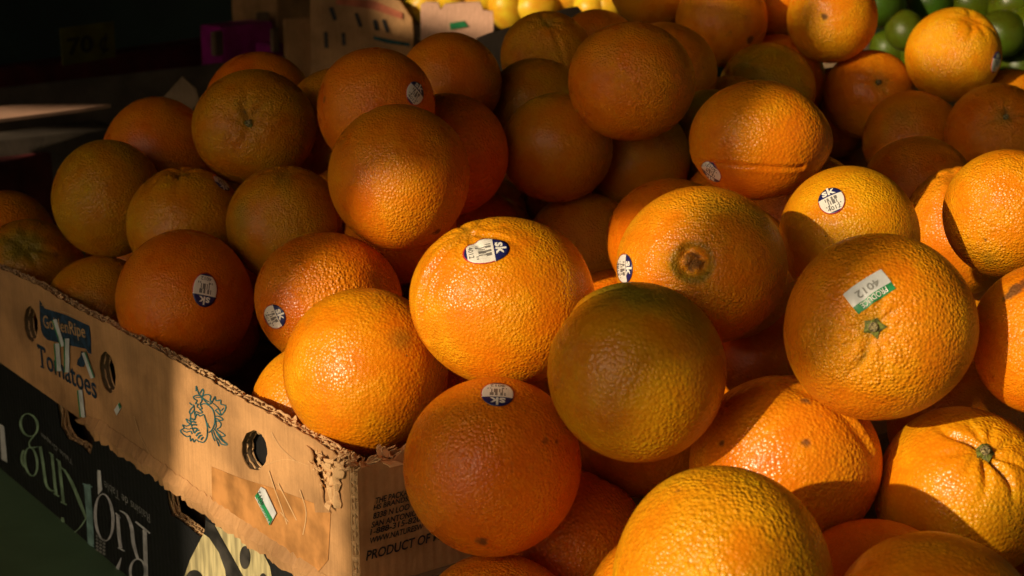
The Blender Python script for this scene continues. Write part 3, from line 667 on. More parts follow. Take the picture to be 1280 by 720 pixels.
class Fruit:
    """surface of one fruit: unit direction -> offset from centre"""
    def __init__(s, c, r, seed, sx=1.0, sy=1.0, lump=.022, stem=None, stemdir=None, furrow=.010, dent=.045, creases=(), point=None, navel=None, cwidth=.05, cdepth=.03):
        s.c, s.r, s.sx, s.sy = np.array(c), r, sx, sy
        g = np.random.default_rng(seed)
        s.w = g.normal(size=(7, 3)); s.w *= (g.uniform(1.2, 4.2, 7) / np.linalg.norm(s.w, axis=1))[:, None]
        s.p = g.uniform(0, 6.28, 7); s.a = lump * g.uniform(.4, 1, 7) / 2
        if stem is not None: s.stem = dir_at(c, r, *stem)
        elif stemdir is not None: s.stem = np.array(stemdir) / np.linalg.norm(stemdir)
        else:
            q = g.normal(size=3); q -= CF * abs(q @ CF) * -1.6; q = q / np.linalg.norm(q); s.stem = q     # usually turned away
        s.furrow, s.dent, s.nf, s.fp = furrow, dent, int(g.integers(7, 11)), g.uniform(0, 6.28)
        s.fa = g.uniform(.3, 1.2, s.nf)
        s.cr = []
        for pl in creases:
            P = smooth_line([dir_at(c, r, *q) for q in pl], 10); s.cr.append(P / np.linalg.norm(P, axis=1)[:, None])
        s.cw, s.cdp = cwidth, cdepth
        s.flat = g.uniform(-.045, .03); s.skew = g.normal(size=3) * .018
        s.dim = g.normal(size=(5, 3)); s.dim /= np.linalg.norm(s.dim, axis=1)[:, None]; s.dima = g.uniform(.004, .016, 5); s.dimw = g.uniform(.25, .55, 5)
        s.point = None if point is None else (dir_at(c, r, *point[:2]), point[2])
        s.navel = None if navel is None else dir_at(c, r, *navel)
    def furrow_mask(s, d):
        ang = np.arccos(np.clip(d @ s.stem, -1, 1)); ta, tb = tangent(s.stem); az = np.arctan2(d @ tb, d @ ta)
        u = ((az + s.fp + .12 * np.sin(7 * ang + s.fp)) % (2 * math.pi)) / (2 * math.pi) * s.nf
        k = np.floor(u).astype(int) % s.nf; loc = u % 1.0 - .5
        sh = np.exp(-(loc * 2 * math.pi / s.nf * np.maximum(np.sin(ang), .02) / .042) ** 2)
        return s.fa[k] * sh * np.exp(-((ang - .20) / (.16 + .16 * s.fa[k])) ** 2)
    def __call__(s, d):
        d = np.atleast_2d(d); h = np.ones(len(d))
        for w, p, a in zip(s.w, s.p, s.a): h += a * np.sin(d @ w + p)
        ang = np.arccos(np.clip(d @ s.stem, -1, 1)); ta, tb = tangent(s.stem); az = np.arctan2(d @ tb, d @ ta)
        h -= s.dent * np.exp(-(ang / .20) ** 2) * .8
        h -= s.furrow * 3.4 * s.furrow_mask(d)
        h += s.flat * (np.cos(ang) ** 2 - .33) + (d @ s.skew)
        for q, a_, w_ in zip(s.dim, s.dima, s.dimw): h -= a_ * np.exp(-(np.maximum(0, 1 - d @ q) * 2) / w_ ** 2)
        an2 = math.pi - ang; h -= .012 * np.exp(-(an2 / .16) ** 2)
        for P in s.cr:
            dm = np.full(len(d), 9.0)
            for q in P: dm = np.minimum(dm, 1 - d @ q)
            dist = np.sqrt(np.maximum(2 * dm, 0)); h -= s.cdp * np.exp(-(dist / s.cw) ** 2) - .4 * s.cdp * np.exp(-((dist - 2.2 * s.cw) / (1.4 * s.cw)) ** 2)
        if s.point is not None:
            a = np.arccos(np.clip(d @ s.point[0], -1, 1)); h += s.point[1] * np.exp(-(a / .42) ** 2)
        if s.navel is not None:
            a = np.arccos(np.clip(d @ s.navel, -1, 1)); ta, tb = tangent(s.navel, CU); z = np.arctan2(d @ tb, d @ ta)
            rim = .185 * (1 + .14 * np.sin(3 * z + .6) + .07 * np.sin(5 * z))
            xx, yy = a * np.cos(z + .5), a * np.sin(z + .5)
            h -= .035 * np.exp(-(a / .40) ** 2) + .150 / (1 + np.exp((a - rim) / .014))
            h += .085 * np.exp(-((xx / .13) ** 4 + ((yy - .075) / .062) ** 4)) + .07 * np.exp(-((xx / .10) ** 4 + ((yy + .07) / .055) ** 4))
        v = d * h[:, None]
        v = v + (s.sx - 1) * np.outer(v @ CR, CR) + (s.sy - 1) * np.outer(v @ CU, CU)
        return v * s.r
def fruit_obj(name, F, color, level=5, greens=(), scars=(), mat='orange', bg=0.0):
    src, D = ICO[level]
    me = src.copy(); me.name = name
    v = F(D); me.vertices.foreach_set('co', v.reshape(-1)); me.update()
    gr = np.full(len(D), bg); sc_ = np.zeros(len(D))
    for px, py, rad, amt in greens:
        q = dir_at(F.c, F.r, px, py); a = np.arccos(np.clip(D @ q, -1, 1)); gr = np.maximum(gr, amt * np.exp(-(a / rad) ** 2))
    for px, py, rad, amt in scars:
        q = dir_at(F.c, F.r, px, py); a = np.arccos(np.clip(D @ q, -1, 1)); sc_ = np.maximum(sc_, min(1.2, amt * 1.25) * np.exp(-(a / (rad * 1.45)) ** 2))
    for P in F.cr:
        for q in P:
            a = 1 - D @ q; sc_ = np.maximum(sc_, .50 * np.exp(-(a * 2 / .024 ** 2)))
    if F.navel is not None:
        a = np.arccos(np.clip(D @ F.navel, -1, 1)); sc_ = np.maximum(sc_, .80 * np.exp(-(a / .175) ** 4)); gr = np.maximum(gr, .75 * np.exp(-((a - .22) / .07) ** 2))
    a = np.arccos(np.clip(D @ F.stem, -1, 1)); gr = np.maximum(gr, .55 * np.exp(-(a / .22) ** 2))
    if F.furrow >= .008:
        fm = F.furrow_mask(D); sc_ = np.maximum(sc_, np.minimum(.5, .30 * F.furrow / .012) * fm); gr = np.maximum(gr, .5 * fm)
    for nm, arr in (('green', gr), ('scar', sc_)):
        at = me.attributes.new(nm, 'FLOAT', 'POINT'); at.data.foreach_set('value', arr.astype(np.float32))
    me.materials.clear(); me.materials.append(M[mat])
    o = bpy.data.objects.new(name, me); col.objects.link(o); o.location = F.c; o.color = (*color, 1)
    return o
def on_fruit(F, q, xdir, pts, lift):
    """2-D points (metres) on the tangent plane at direction q laid onto the skin"""
    ydir = np.cross(q, xdir); ydir = -ydir if False else ydir
    p = np.atleast_2d(pts); c0 = F(q)[0]
    w = c0 + np.outer(p[:, 0], xdir) + np.outer(p[:, 1], ydir)
    d = w / np.linalg.norm(w, axis=1)[:, None]
    s = F(d); n = s / np.linalg.norm(s, axis=1)[:, None]
    return F.c + s + n * lift
def image_dir(F, q, ang):
    """tangent at q that points along image angle ang (degrees, 90 = up)"""
    a = math.radians(ang); t = CR * math.cos(a) + CU * math.sin(a) + 0 * CF
    # solve for tangent whose projection follows ang
    t = t - CF * ((t @ q) / (CF @ q)) if abs(CF @ q) > .15 else t - q * (t @ q)
    t = t - q * (t @ q); return t / np.linalg.norm(t)
def oval_sticker(F, parent, px, py, cap_ang, w=.0155, h=.0205, digits=True):
    q = dir_at(F.c, F.r, px, py); up = image_dir(F, q, cap_ang); xd = np.cross(up, q); xd /= np.linalg.norm(xd)
    # frame: xd x up = outward
    nr, na = 7, 44; P = [(0, 0)]; UVs = [(.5, .5)]
    for i in range(1, nr + 1):
        for j in range(na):
            t = 2 * math.pi * j / na; rr = i / nr
            P.append((w / 2 * rr * math.cos(t), h / 2 * rr * math.sin(t))); UVs.append((.5 + .5 * rr * math.cos(t), .5 + .5 * rr * math.sin(t)))
    def lay(p2, lift):
        p2 = np.atleast_2d(p2); c0 = F(q)[0]; wv = c0 + np.outer(p2[:, 0], xd) + np.outer(p2[:, 1], up)
        d = wv / np.linalg.norm(wv, axis=1)[:, None]; s = F(d); return F.c + s + d * lift
    V = lay(np.array(P), .0003)
    Fc = [(0, 1 + j, 1 + (j + 1) % na) for j in range(na)]
    for i in range(nr - 1):
        for j in range(na):
            a = 1 + i * na + j; b = 1 + i * na + (j + 1) % na; Fc.append((a, a + na, b + na, b))
    me = mesh_py('fruit_sticker', V, Fc, True); uvl = me.uv_layers.new(name='UVMap')
    for lp in me.loops: uvl.data[lp.index].uv = UVs[lp.vertex_index]
    o = link('fruit_sticker', me, M['sticker'], parent)
    md = o.modifiers.new('thick', 'SOLIDIFY'); md.thickness = .00012; md.offset = 1
    v, f = text2d('sk', .03); sc1 = .0052 / v[:, 1].max()
    p2 = np.stack([(v[:, 0] - v[:, 0].max() / 2) * sc1 * 1.15, h * .205 + v[:, 1] * sc1], 1)
    link('lettering', mesh_py('t', lay(p2, .0006), f), M['white_ink'], o)
    if digits:
        v, f = text2d('4012', .0); sc1 = .0024 / v[:, 1].max()
        p2 = np.stack([(v[:, 0] - v[:, 0].max() / 2) * sc1 * 1.1, -h * .36 + v[:, 1] * sc1], 1)
        link('lettering', mesh_py('t', lay(p2, .0006), f), M['dark_ink'], o)
    return o
def rect_sticker(F, parent, px, py, up_ang, w=.0215, h=.0122):
    q = dir_at(F.c, F.r, px, py); up = image_dir(F, q, up_ang); xd = np.cross(up, q); xd /= np.linalg.norm(xd)
    def lay(p2, lift):
        p2 = np.atleast_2d(p2); c0 = F(q)[0]; wv = c0 + np.outer(p2[:, 0], xd) + np.outer(p2[:, 1], up)
        d = wv / np.linalg.norm(wv, axis=1)[:, None]; s = F(d); return F.c + s + d * lift
    def grid(x0, x1, y0, y1, lift, nx=10, ny=6):
        P = [(x0 + (x1 - x0) * i / nx, y0 + (y1 - y0) * j / ny) for j in range(ny + 1) for i in range(nx + 1)]
        f = [(j * (nx + 1) + i, j * (nx + 1) + i + 1, (j + 1) * (nx + 1) + i + 1, (j + 1) * (nx + 1) + i) for j in range(ny) for i in range(nx)]
        return mesh_py('label', lay(np.array(P), lift), f, True)
    o = link('price_sticker', grid(-w / 2, w / 2, -h / 2, h / 2 - h * .32, .0005), M['label_white'], parent)
    link('green_edge', grid(-w / 2, w / 2, h / 2 - h * .32, h / 2, .0005), M['label_green'], o)
    for s, y, hh, mt, wid in (('PRODUCE', h / 2 - h * .28, h * .22, 'white_ink', w * .66), ('4012', -h * .24, h * .30, 'grey_ink', w * .56)):
        v, f = text2d(s, .01); p2 = np.stack([(v[:, 0] / v[:, 0].max() - .5) * wid, y + v[:, 1] / v[:, 1].max() * hh], 1)
        link('lettering', mesh_py('t', lay(p2, .0009), f), M[mt], o)
    return o
def calyx(F, parent, size=.0062, star=True, seed=0):
    g = random.Random(seed); s = F.stem; ta, tb = tangent(s); c = F.c + F(s)[0]
    V = [c + s * .0022]; n = 10
    for i in range(n):
        a = 2 * math.pi * i / n + g.uniform(-.12, .12); r_ = size * ((1.0 if i % 2 == 0 else .72) if star else .62) * g.uniform(.75, 1.1)
        p = c + (ta * math.cos(a) + tb * math.sin(a)) * r_ ; dd = (p - F.c) / np.linalg.norm(p - F.c)
        V.append(F.c + F(dd)[0] + dd * (.0006 if i % 2 == 0 else .0012))
    o = link('calyx', mesh_py('calyx', V, [(0, 1 + i, 1 + (i + 1) % n) for i in range(n)]), M['stem'], parent)
    md = o.modifiers.new('thick', 'SOLIDIFY'); md.thickness = .0008
    V, Fc = [], []; m = 10
    for k, (rr, hh) in enumerate(((.0027, .0005), (.0026, .0028), (.0016, .0033), (.0009, .0024))):
        for i in range(m):
            a = 2 * math.pi * i / m; V.append(c + (ta * math.cos(a) + tb * math.sin(a)) * rr * size / .0062 + s * hh)
        if k:
            for i in range(m): Fc.append(((k - 1) * m + i, (k - 1) * m + (i + 1) % m, k * m + (i + 1) % m, k * m + i))
    Fc.append(tuple((3 * m + i) for i in range(m)))
    link('stem_stub', mesh_py('stub', V, Fc, True), M['stem_core'], o)

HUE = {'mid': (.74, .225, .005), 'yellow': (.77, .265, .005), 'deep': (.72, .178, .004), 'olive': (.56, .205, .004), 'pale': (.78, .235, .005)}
# per orange: hue, shape and marks (pixels of the photograph give the spot on the skin), label
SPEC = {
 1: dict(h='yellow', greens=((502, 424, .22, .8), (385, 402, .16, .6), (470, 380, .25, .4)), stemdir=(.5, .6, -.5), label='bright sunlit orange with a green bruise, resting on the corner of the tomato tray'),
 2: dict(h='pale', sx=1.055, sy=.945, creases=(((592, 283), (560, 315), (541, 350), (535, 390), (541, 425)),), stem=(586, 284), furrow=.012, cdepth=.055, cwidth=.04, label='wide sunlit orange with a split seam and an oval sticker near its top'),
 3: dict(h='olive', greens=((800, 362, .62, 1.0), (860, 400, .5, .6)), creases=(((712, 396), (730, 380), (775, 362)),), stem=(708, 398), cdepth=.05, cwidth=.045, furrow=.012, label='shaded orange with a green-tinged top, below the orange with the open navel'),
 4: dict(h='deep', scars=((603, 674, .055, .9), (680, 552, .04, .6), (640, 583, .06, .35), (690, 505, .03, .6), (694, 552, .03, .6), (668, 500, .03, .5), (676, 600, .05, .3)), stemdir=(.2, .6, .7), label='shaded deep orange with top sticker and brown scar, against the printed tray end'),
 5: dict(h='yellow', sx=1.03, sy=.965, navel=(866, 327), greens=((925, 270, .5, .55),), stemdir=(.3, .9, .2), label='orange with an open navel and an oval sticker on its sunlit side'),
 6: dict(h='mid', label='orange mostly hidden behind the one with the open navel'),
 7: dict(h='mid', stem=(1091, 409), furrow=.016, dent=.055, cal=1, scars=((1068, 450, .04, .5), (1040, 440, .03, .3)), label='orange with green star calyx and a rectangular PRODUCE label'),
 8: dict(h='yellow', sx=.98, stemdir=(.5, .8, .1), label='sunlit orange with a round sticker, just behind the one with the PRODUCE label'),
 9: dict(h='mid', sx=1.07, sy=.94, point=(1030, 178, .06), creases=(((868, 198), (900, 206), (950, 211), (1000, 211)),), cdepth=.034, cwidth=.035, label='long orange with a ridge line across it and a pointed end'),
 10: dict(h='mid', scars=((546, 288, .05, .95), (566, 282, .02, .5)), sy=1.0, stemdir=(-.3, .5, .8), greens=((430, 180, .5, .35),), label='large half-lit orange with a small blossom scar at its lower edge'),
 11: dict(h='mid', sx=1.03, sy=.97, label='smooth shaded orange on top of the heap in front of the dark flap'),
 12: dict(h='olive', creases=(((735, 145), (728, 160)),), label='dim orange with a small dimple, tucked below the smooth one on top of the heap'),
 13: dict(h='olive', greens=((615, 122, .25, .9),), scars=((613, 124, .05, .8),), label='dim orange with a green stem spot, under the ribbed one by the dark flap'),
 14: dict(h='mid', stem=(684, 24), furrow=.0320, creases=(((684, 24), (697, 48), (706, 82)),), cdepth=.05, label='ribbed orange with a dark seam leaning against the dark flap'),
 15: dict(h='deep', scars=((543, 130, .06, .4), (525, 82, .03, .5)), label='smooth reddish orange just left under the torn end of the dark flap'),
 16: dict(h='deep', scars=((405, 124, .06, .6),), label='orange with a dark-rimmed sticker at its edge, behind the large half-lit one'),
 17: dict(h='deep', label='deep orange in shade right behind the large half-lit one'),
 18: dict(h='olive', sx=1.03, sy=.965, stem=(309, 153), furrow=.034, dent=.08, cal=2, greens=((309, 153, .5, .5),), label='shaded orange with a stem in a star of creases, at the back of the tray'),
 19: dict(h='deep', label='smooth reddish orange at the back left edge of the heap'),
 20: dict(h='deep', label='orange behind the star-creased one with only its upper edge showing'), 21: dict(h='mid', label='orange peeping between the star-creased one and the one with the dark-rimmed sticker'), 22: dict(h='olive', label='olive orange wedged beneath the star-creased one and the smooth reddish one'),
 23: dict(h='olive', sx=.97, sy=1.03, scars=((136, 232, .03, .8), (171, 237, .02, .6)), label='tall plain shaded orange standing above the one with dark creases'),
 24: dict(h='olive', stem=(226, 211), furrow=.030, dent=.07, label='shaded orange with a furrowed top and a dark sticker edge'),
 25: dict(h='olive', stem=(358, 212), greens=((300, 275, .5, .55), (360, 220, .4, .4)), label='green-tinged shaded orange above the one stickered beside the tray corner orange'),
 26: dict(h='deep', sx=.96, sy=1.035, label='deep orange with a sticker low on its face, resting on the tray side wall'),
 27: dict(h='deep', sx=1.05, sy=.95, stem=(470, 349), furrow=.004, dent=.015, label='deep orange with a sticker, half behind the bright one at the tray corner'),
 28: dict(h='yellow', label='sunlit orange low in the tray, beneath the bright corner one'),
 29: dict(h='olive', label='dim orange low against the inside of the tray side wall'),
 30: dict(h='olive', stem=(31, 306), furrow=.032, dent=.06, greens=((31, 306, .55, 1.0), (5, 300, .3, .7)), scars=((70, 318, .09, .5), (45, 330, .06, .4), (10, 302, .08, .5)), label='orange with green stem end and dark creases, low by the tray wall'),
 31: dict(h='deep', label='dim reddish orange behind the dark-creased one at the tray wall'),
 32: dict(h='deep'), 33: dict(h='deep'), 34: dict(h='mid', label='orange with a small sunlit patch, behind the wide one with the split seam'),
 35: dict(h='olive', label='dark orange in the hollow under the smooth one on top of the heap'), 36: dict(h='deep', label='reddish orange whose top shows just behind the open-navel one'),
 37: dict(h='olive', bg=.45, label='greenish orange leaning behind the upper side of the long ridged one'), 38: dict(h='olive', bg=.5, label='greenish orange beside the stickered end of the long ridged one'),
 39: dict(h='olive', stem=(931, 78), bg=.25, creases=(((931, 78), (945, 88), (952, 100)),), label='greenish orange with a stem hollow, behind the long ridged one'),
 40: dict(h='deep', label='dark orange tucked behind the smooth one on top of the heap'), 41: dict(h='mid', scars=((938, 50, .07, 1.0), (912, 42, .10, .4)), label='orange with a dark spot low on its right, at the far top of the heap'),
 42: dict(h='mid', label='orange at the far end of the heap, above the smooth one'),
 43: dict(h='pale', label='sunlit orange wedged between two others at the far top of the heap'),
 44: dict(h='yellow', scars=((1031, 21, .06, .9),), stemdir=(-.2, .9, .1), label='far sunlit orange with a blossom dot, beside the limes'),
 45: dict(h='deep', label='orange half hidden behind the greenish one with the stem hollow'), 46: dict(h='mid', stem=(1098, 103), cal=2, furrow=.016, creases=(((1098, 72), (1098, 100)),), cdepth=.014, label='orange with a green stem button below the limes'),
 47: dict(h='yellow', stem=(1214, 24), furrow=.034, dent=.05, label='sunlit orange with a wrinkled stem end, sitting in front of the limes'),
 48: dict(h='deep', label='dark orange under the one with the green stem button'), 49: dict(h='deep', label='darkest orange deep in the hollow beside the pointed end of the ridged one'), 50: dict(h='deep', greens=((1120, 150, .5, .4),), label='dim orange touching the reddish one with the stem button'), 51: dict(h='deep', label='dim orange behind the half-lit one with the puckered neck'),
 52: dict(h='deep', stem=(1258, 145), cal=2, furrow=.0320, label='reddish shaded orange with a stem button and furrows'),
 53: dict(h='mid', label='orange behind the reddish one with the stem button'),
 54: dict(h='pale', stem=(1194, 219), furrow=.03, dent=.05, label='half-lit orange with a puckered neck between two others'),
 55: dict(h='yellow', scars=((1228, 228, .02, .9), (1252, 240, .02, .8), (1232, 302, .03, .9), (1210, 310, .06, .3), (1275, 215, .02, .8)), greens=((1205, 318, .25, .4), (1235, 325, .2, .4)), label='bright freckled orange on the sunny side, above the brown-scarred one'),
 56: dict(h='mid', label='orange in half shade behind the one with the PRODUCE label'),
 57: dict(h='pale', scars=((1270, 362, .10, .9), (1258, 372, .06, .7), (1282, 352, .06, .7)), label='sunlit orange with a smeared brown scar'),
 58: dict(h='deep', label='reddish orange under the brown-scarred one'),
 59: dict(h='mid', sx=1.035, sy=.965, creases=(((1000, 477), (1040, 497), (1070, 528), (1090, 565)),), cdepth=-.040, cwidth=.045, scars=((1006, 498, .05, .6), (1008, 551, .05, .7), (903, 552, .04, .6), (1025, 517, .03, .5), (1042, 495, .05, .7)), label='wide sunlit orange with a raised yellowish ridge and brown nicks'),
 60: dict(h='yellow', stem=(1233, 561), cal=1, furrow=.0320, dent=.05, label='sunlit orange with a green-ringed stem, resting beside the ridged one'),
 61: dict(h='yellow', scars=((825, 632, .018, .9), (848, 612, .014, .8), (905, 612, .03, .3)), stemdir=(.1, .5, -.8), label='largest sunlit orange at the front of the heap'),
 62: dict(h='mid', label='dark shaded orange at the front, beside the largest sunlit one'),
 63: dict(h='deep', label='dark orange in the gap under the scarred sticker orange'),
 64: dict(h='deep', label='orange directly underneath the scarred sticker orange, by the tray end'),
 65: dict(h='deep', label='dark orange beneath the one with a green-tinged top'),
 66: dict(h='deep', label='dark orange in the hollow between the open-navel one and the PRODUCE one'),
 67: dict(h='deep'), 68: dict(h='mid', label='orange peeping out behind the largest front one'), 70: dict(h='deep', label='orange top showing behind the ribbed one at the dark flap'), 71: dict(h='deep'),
}
POS = {
    1:(-0.0806,0.8638,0.1764,0.0454), 2:(-0.0042,0.8267,0.2279,0.0462), 3:(0.0601,0.7583,0.2092,0.0431), 4:(-0.0100,0.7695,0.1576,0.0447),
    5:(0.0964,0.8291,0.2436,0.0432), 6:(0.1383,1.0179,0.1925,0.0441), 7:(0.1790,0.7641,0.2320,0.0449), 8:(0.1873,0.8935,0.2436,0.0392),
    9:(0.1569,1.0344,0.2731,0.0405), 10:(-0.0711,1.0265,0.2526,0.0458), 11:(0.0847,1.1603,0.2945,0.0432), 12:(0.0315,1.1935,0.2391,0.0405),
    13:(0.0186,1.2873,0.2546,0.0400), 14:(0.0301,1.3828,0.2823,0.0385), 15:(-0.0467,1.2455,0.2794,0.0385), 16:(-0.0922,1.1044,0.2840,0.0408),
    17:(-0.0454,1.1598,0.2411,0.0436), 18:(-0.1837,1.1783,0.2572,0.0426), 19:(-0.2782,1.2773,0.2195,0.0447), 20:(-0.1994,1.3063,0.2511,0.0451),
    21:(-0.1311,1.2477,0.2475,0.0451), 22:(-0.2429,1.3535,0.1876,0.0452), 23:(-0.2976,1.1947,0.2014,0.0421), 24:(-0.2322,1.1434,0.1943,0.0414),
    25:(-0.1573,1.1100,0.2024,0.0411), 26:(-0.2181,1.0635,0.1594,0.0469), 27:(-0.1159,1.0025,0.1775,0.0449), 28:(-0.1170,0.9310,0.1300,0.0400),
    29:(-0.3043,1.1739,0.1217,0.0406), 30:(-0.3834,1.2674,0.1255,0.0430), 31:(-0.4254,1.3448,0.1302,0.0452), 32:(-0.1153,1.1832,0.1870,0.0448),
    33:(-0.0347,1.2133,0.1620,0.0448), 34:(0.0542,1.2044,0.1578,0.0447), 35:(0.0942,1.2442,0.2232,0.0417), 36:(0.1112,1.1029,0.1922,0.0452),
    37:(0.1870,1.4026,0.2201,0.0452), 38:(0.1589,1.2972,0.2261,0.0421), 39:(0.2278,1.4794,0.2388,0.0438), 40:(0.1256,1.3627,0.2714,0.0443),
    41:(0.1941,1.5432,0.2957,0.0427), 42:(0.1378,1.6039,0.3252,0.0453), 43:(0.2511,1.6072,0.3165,0.0454), 44:(0.2948,1.5303,0.3016,0.0414),
    45:(0.2529,1.5644,0.2342,0.0450), 46:(0.3357,1.5376,0.2268,0.0424), 47:(0.4000,1.5012,0.2692,0.0428), 48:(0.3153,1.6167,0.1965,0.0448),
    49:(0.3353,1.6870,0.1444,0.0450), 50:(0.3563,1.4518,0.2014,0.0439), 51:(0.2981,1.1920,0.2058,0.0418), 52:(0.4135,1.3880,0.2160,0.0430),
    53:(0.4614,1.5187,0.2084,0.0455), 54:(0.3113,1.1083,0.1983,0.0433), 55:(0.2850,0.9270,0.2505,0.0366), 56:(0.3166,1.1602,0.1282,0.0441),
    57:(0.2665,0.7874,0.2169,0.0381), 58:(0.2696,0.9462,0.1146,0.0424), 59:(0.1384,0.7859,0.1525,0.0471), 60:(0.2282,0.7814,0.1376,0.0444),
    61:(0.0902,0.6454,0.1545,0.0469), 62:(0.1781,0.6327,0.1346,0.0440), 63:(0.0322,0.8248,0.0894,0.0419), 64:(-0.0091,0.7521,0.0686,0.0443),
    65:(0.0724,0.8797,0.1439,0.0454), 66:(0.1698,1.0546,0.1188,0.0441), 67:(-0.0369,0.9451,0.1272,0.0413), 68:(0.0821,0.7306,0.0930,0.0453),
    70:(0.0769,1.4788,0.2754,0.0380), 71:(0.2054,1.1320,0.2056,0.0423),
}
BURIED = [
    (0.3300,0.9520,0.1780,0.0400),
    (0.1403,0.6051,0.0135,0.0435), (0.1989,0.9292,0.0135,0.0435), (0.2655,0.7924,0.0135,0.0435), (0.0878,0.8011,0.0135,0.0435),
    (0.3277,1.0235,0.0135,0.0435), (0.4178,0.8598,0.0135,0.0435), (0.2837,0.9485,0.0135,0.0435), (0.2069,0.6611,0.0135,0.0435),
    (0.0622,0.6819,0.0135,0.0435), (0.1490,0.7261,0.0135,0.0435), (0.2809,0.7067,0.0135,0.0435), (0.3129,0.8653,0.0135,0.0435),
    (0.2330,0.5781,0.0135,0.0435), (0.1798,0.8075,0.0135,0.0435), (0.4230,1.0933,0.0135,0.0435), (0.3691,0.9318,0.0135,0.0435),
    (0.4860,1.4934,0.1225,0.0435), (0.3345,1.3804,0.1225,0.0435), (0.2679,1.6245,0.1225,0.0435), (0.1506,1.1633,0.1225,0.0435),
    (0.2266,1.3570,0.1225,0.0435), (0.1799,1.7631,0.1225,0.0435), (0.2968,1.4941,0.1225,0.0435), (-0.2417,1.2475,0.1225,0.0435),
    (-0.1549,1.2300,0.1225,0.0435), (0.0546,1.4957,0.1225,0.0435), (0.1492,1.3980,0.1225,0.0435), (-0.1869,1.4031,0.1225,0.0435),
    (0.0781,1.2858,0.1225,0.0435), (-0.0204,1.3806,0.1225,0.0435), (0.3862,1.5050,0.1225,0.0435), (0.2231,1.4440,0.1225,0.0435),
    (-0.0227,1.1125,0.1225,0.0435), (0.4705,1.5920,0.1225,0.0435), (0.4290,1.3840,0.1225,0.0435), (0.0719,1.0491,0.1225,0.0435),
    (-0.1117,1.1046,0.1225,0.0435), (-0.3079,1.3204,0.1225,0.0435), (0.2428,1.1119,0.1225,0.0435), (0.1762,1.2830,0.1225,0.0435),
    (0.2179,1.5308,0.1225,0.0435), (-0.0774,1.2796,0.1225,0.0435), (0.2548,1.2280,0.1225,0.0435), (-0.0020,1.5638,0.1225,0.0435),
    (-0.2706,1.4268,0.1225,0.0435), (-0.0292,1.4723,0.1225,0.0435), (0.3485,1.2418,0.1225,0.0435), (0.4131,1.0069,0.0135,0.0435),
    (0.1287,0.8778,0.0135,0.0435), (-0.0120,1.0261,0.1225,0.0435), (-0.1779,1.3140,0.1225,0.0435), (0.0662,1.3720,0.1225,0.0435),
    (0.0602,1.7214,0.1225,0.0435), (0.1081,1.5643,0.1225,0.0435), (0.1821,1.6101,0.1225,0.0435), (0.1439,1.4850,0.1225,0.0435),
    (-0.1054,1.3621,0.1225,0.0435), (0.0528,1.6315,0.1225,0.0435), (0.2494,1.7095,0.1225,0.0435), (0.1396,1.6860,0.1225,0.0435),
    (-0.2207,1.1363,0.1166,0.0374), (0.0705,1.1304,0.1252,0.0375), (0.1158,1.4386,0.1888,0.0403), (0.1733,1.2211,0.1859,0.0450),
    (0.3980,1.5732,0.1769,0.0437), (0.3433,0.9755,0.0833,0.0427), (0.1764,0.7182,0.1009,0.0450), (0.2523,0.6678,0.0987,0.0455),
    (0.0377,1.4150,0.1992,0.0417), (-0.0759,1.0956,0.2007,0.0380), (0.3035,0.6258,0.0407,0.0424),
]
HIDDEN_LABEL = 'dim orange mostly hidden between others in the heap'
FR = {}
hr = random.Random(99)
for k, (x, y, z, r) in POS.items():
    s = SPEC[k]; kw = {q: s[q] for q in ('sx', 'sy', 'stem', 'stemdir', 'furrow', 'dent', 'creases', 'point', 'navel', 'cwidth', 'cdepth') if q in s}
    F = Fruit((x, y, z), r, 100 + k, **kw)
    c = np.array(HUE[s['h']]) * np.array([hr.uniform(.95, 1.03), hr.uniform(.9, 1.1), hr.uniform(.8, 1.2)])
    big = k in (1, 2, 3, 4, 5, 7, 8, 9, 10, 26, 27, 59, 60, 61)
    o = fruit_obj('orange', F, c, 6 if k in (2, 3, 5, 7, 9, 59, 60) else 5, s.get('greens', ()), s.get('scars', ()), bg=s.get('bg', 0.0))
    if 'label' in s: tag(o, s['label'], 'orange', 'oranges heaped in the trays')
    else: tag(o, HIDDEN_LABEL, 'orange', 'half-hidden oranges in the heap')
    FR[k] = (F, o)
    if s.get('cal') == 1: calyx(F, o, .0056, True, k)
    elif s.get('cal') == 2: calyx(F, o, .0050, False, k)
for (k, px, py, ang, w, h) in ((2, 610, 308, 12, .0165, .0225), (4, 622, 492, -92, .0165, .020), (5, 780, 336, 4, .0165, .0195), (8, 1038.5, 252, 104, .0150, .0170),
                               (9, 896, 221, 265, .0160, .0185), (16, 518, 117, 60, .015, .018), (24, 277, 228, 300, .0145, .0175), (26, 259.5, 363, 265, .0175, .0225),
                               (27, 349, 398, 22, .0165, .0185), (47, 1243, 78, 80, .0165, .020)):
    oval_sticker(*FR[k], px, py, ang, w, h)
rect_sticker(*FR[7], 1086, 362.5, -58)
for x, y, z, r in BURIED:
    F = Fruit((x, y, z), r, int(1e5 * (x + y + z)) % 9999)
    o = fruit_obj('orange', F, np.array(HUE['deep']) * hr.uniform(.9, 1.05), 4)
    tag(o, 'orange buried underneath the visible layer of the heap', 'orange', 'oranges buried inside the heap')

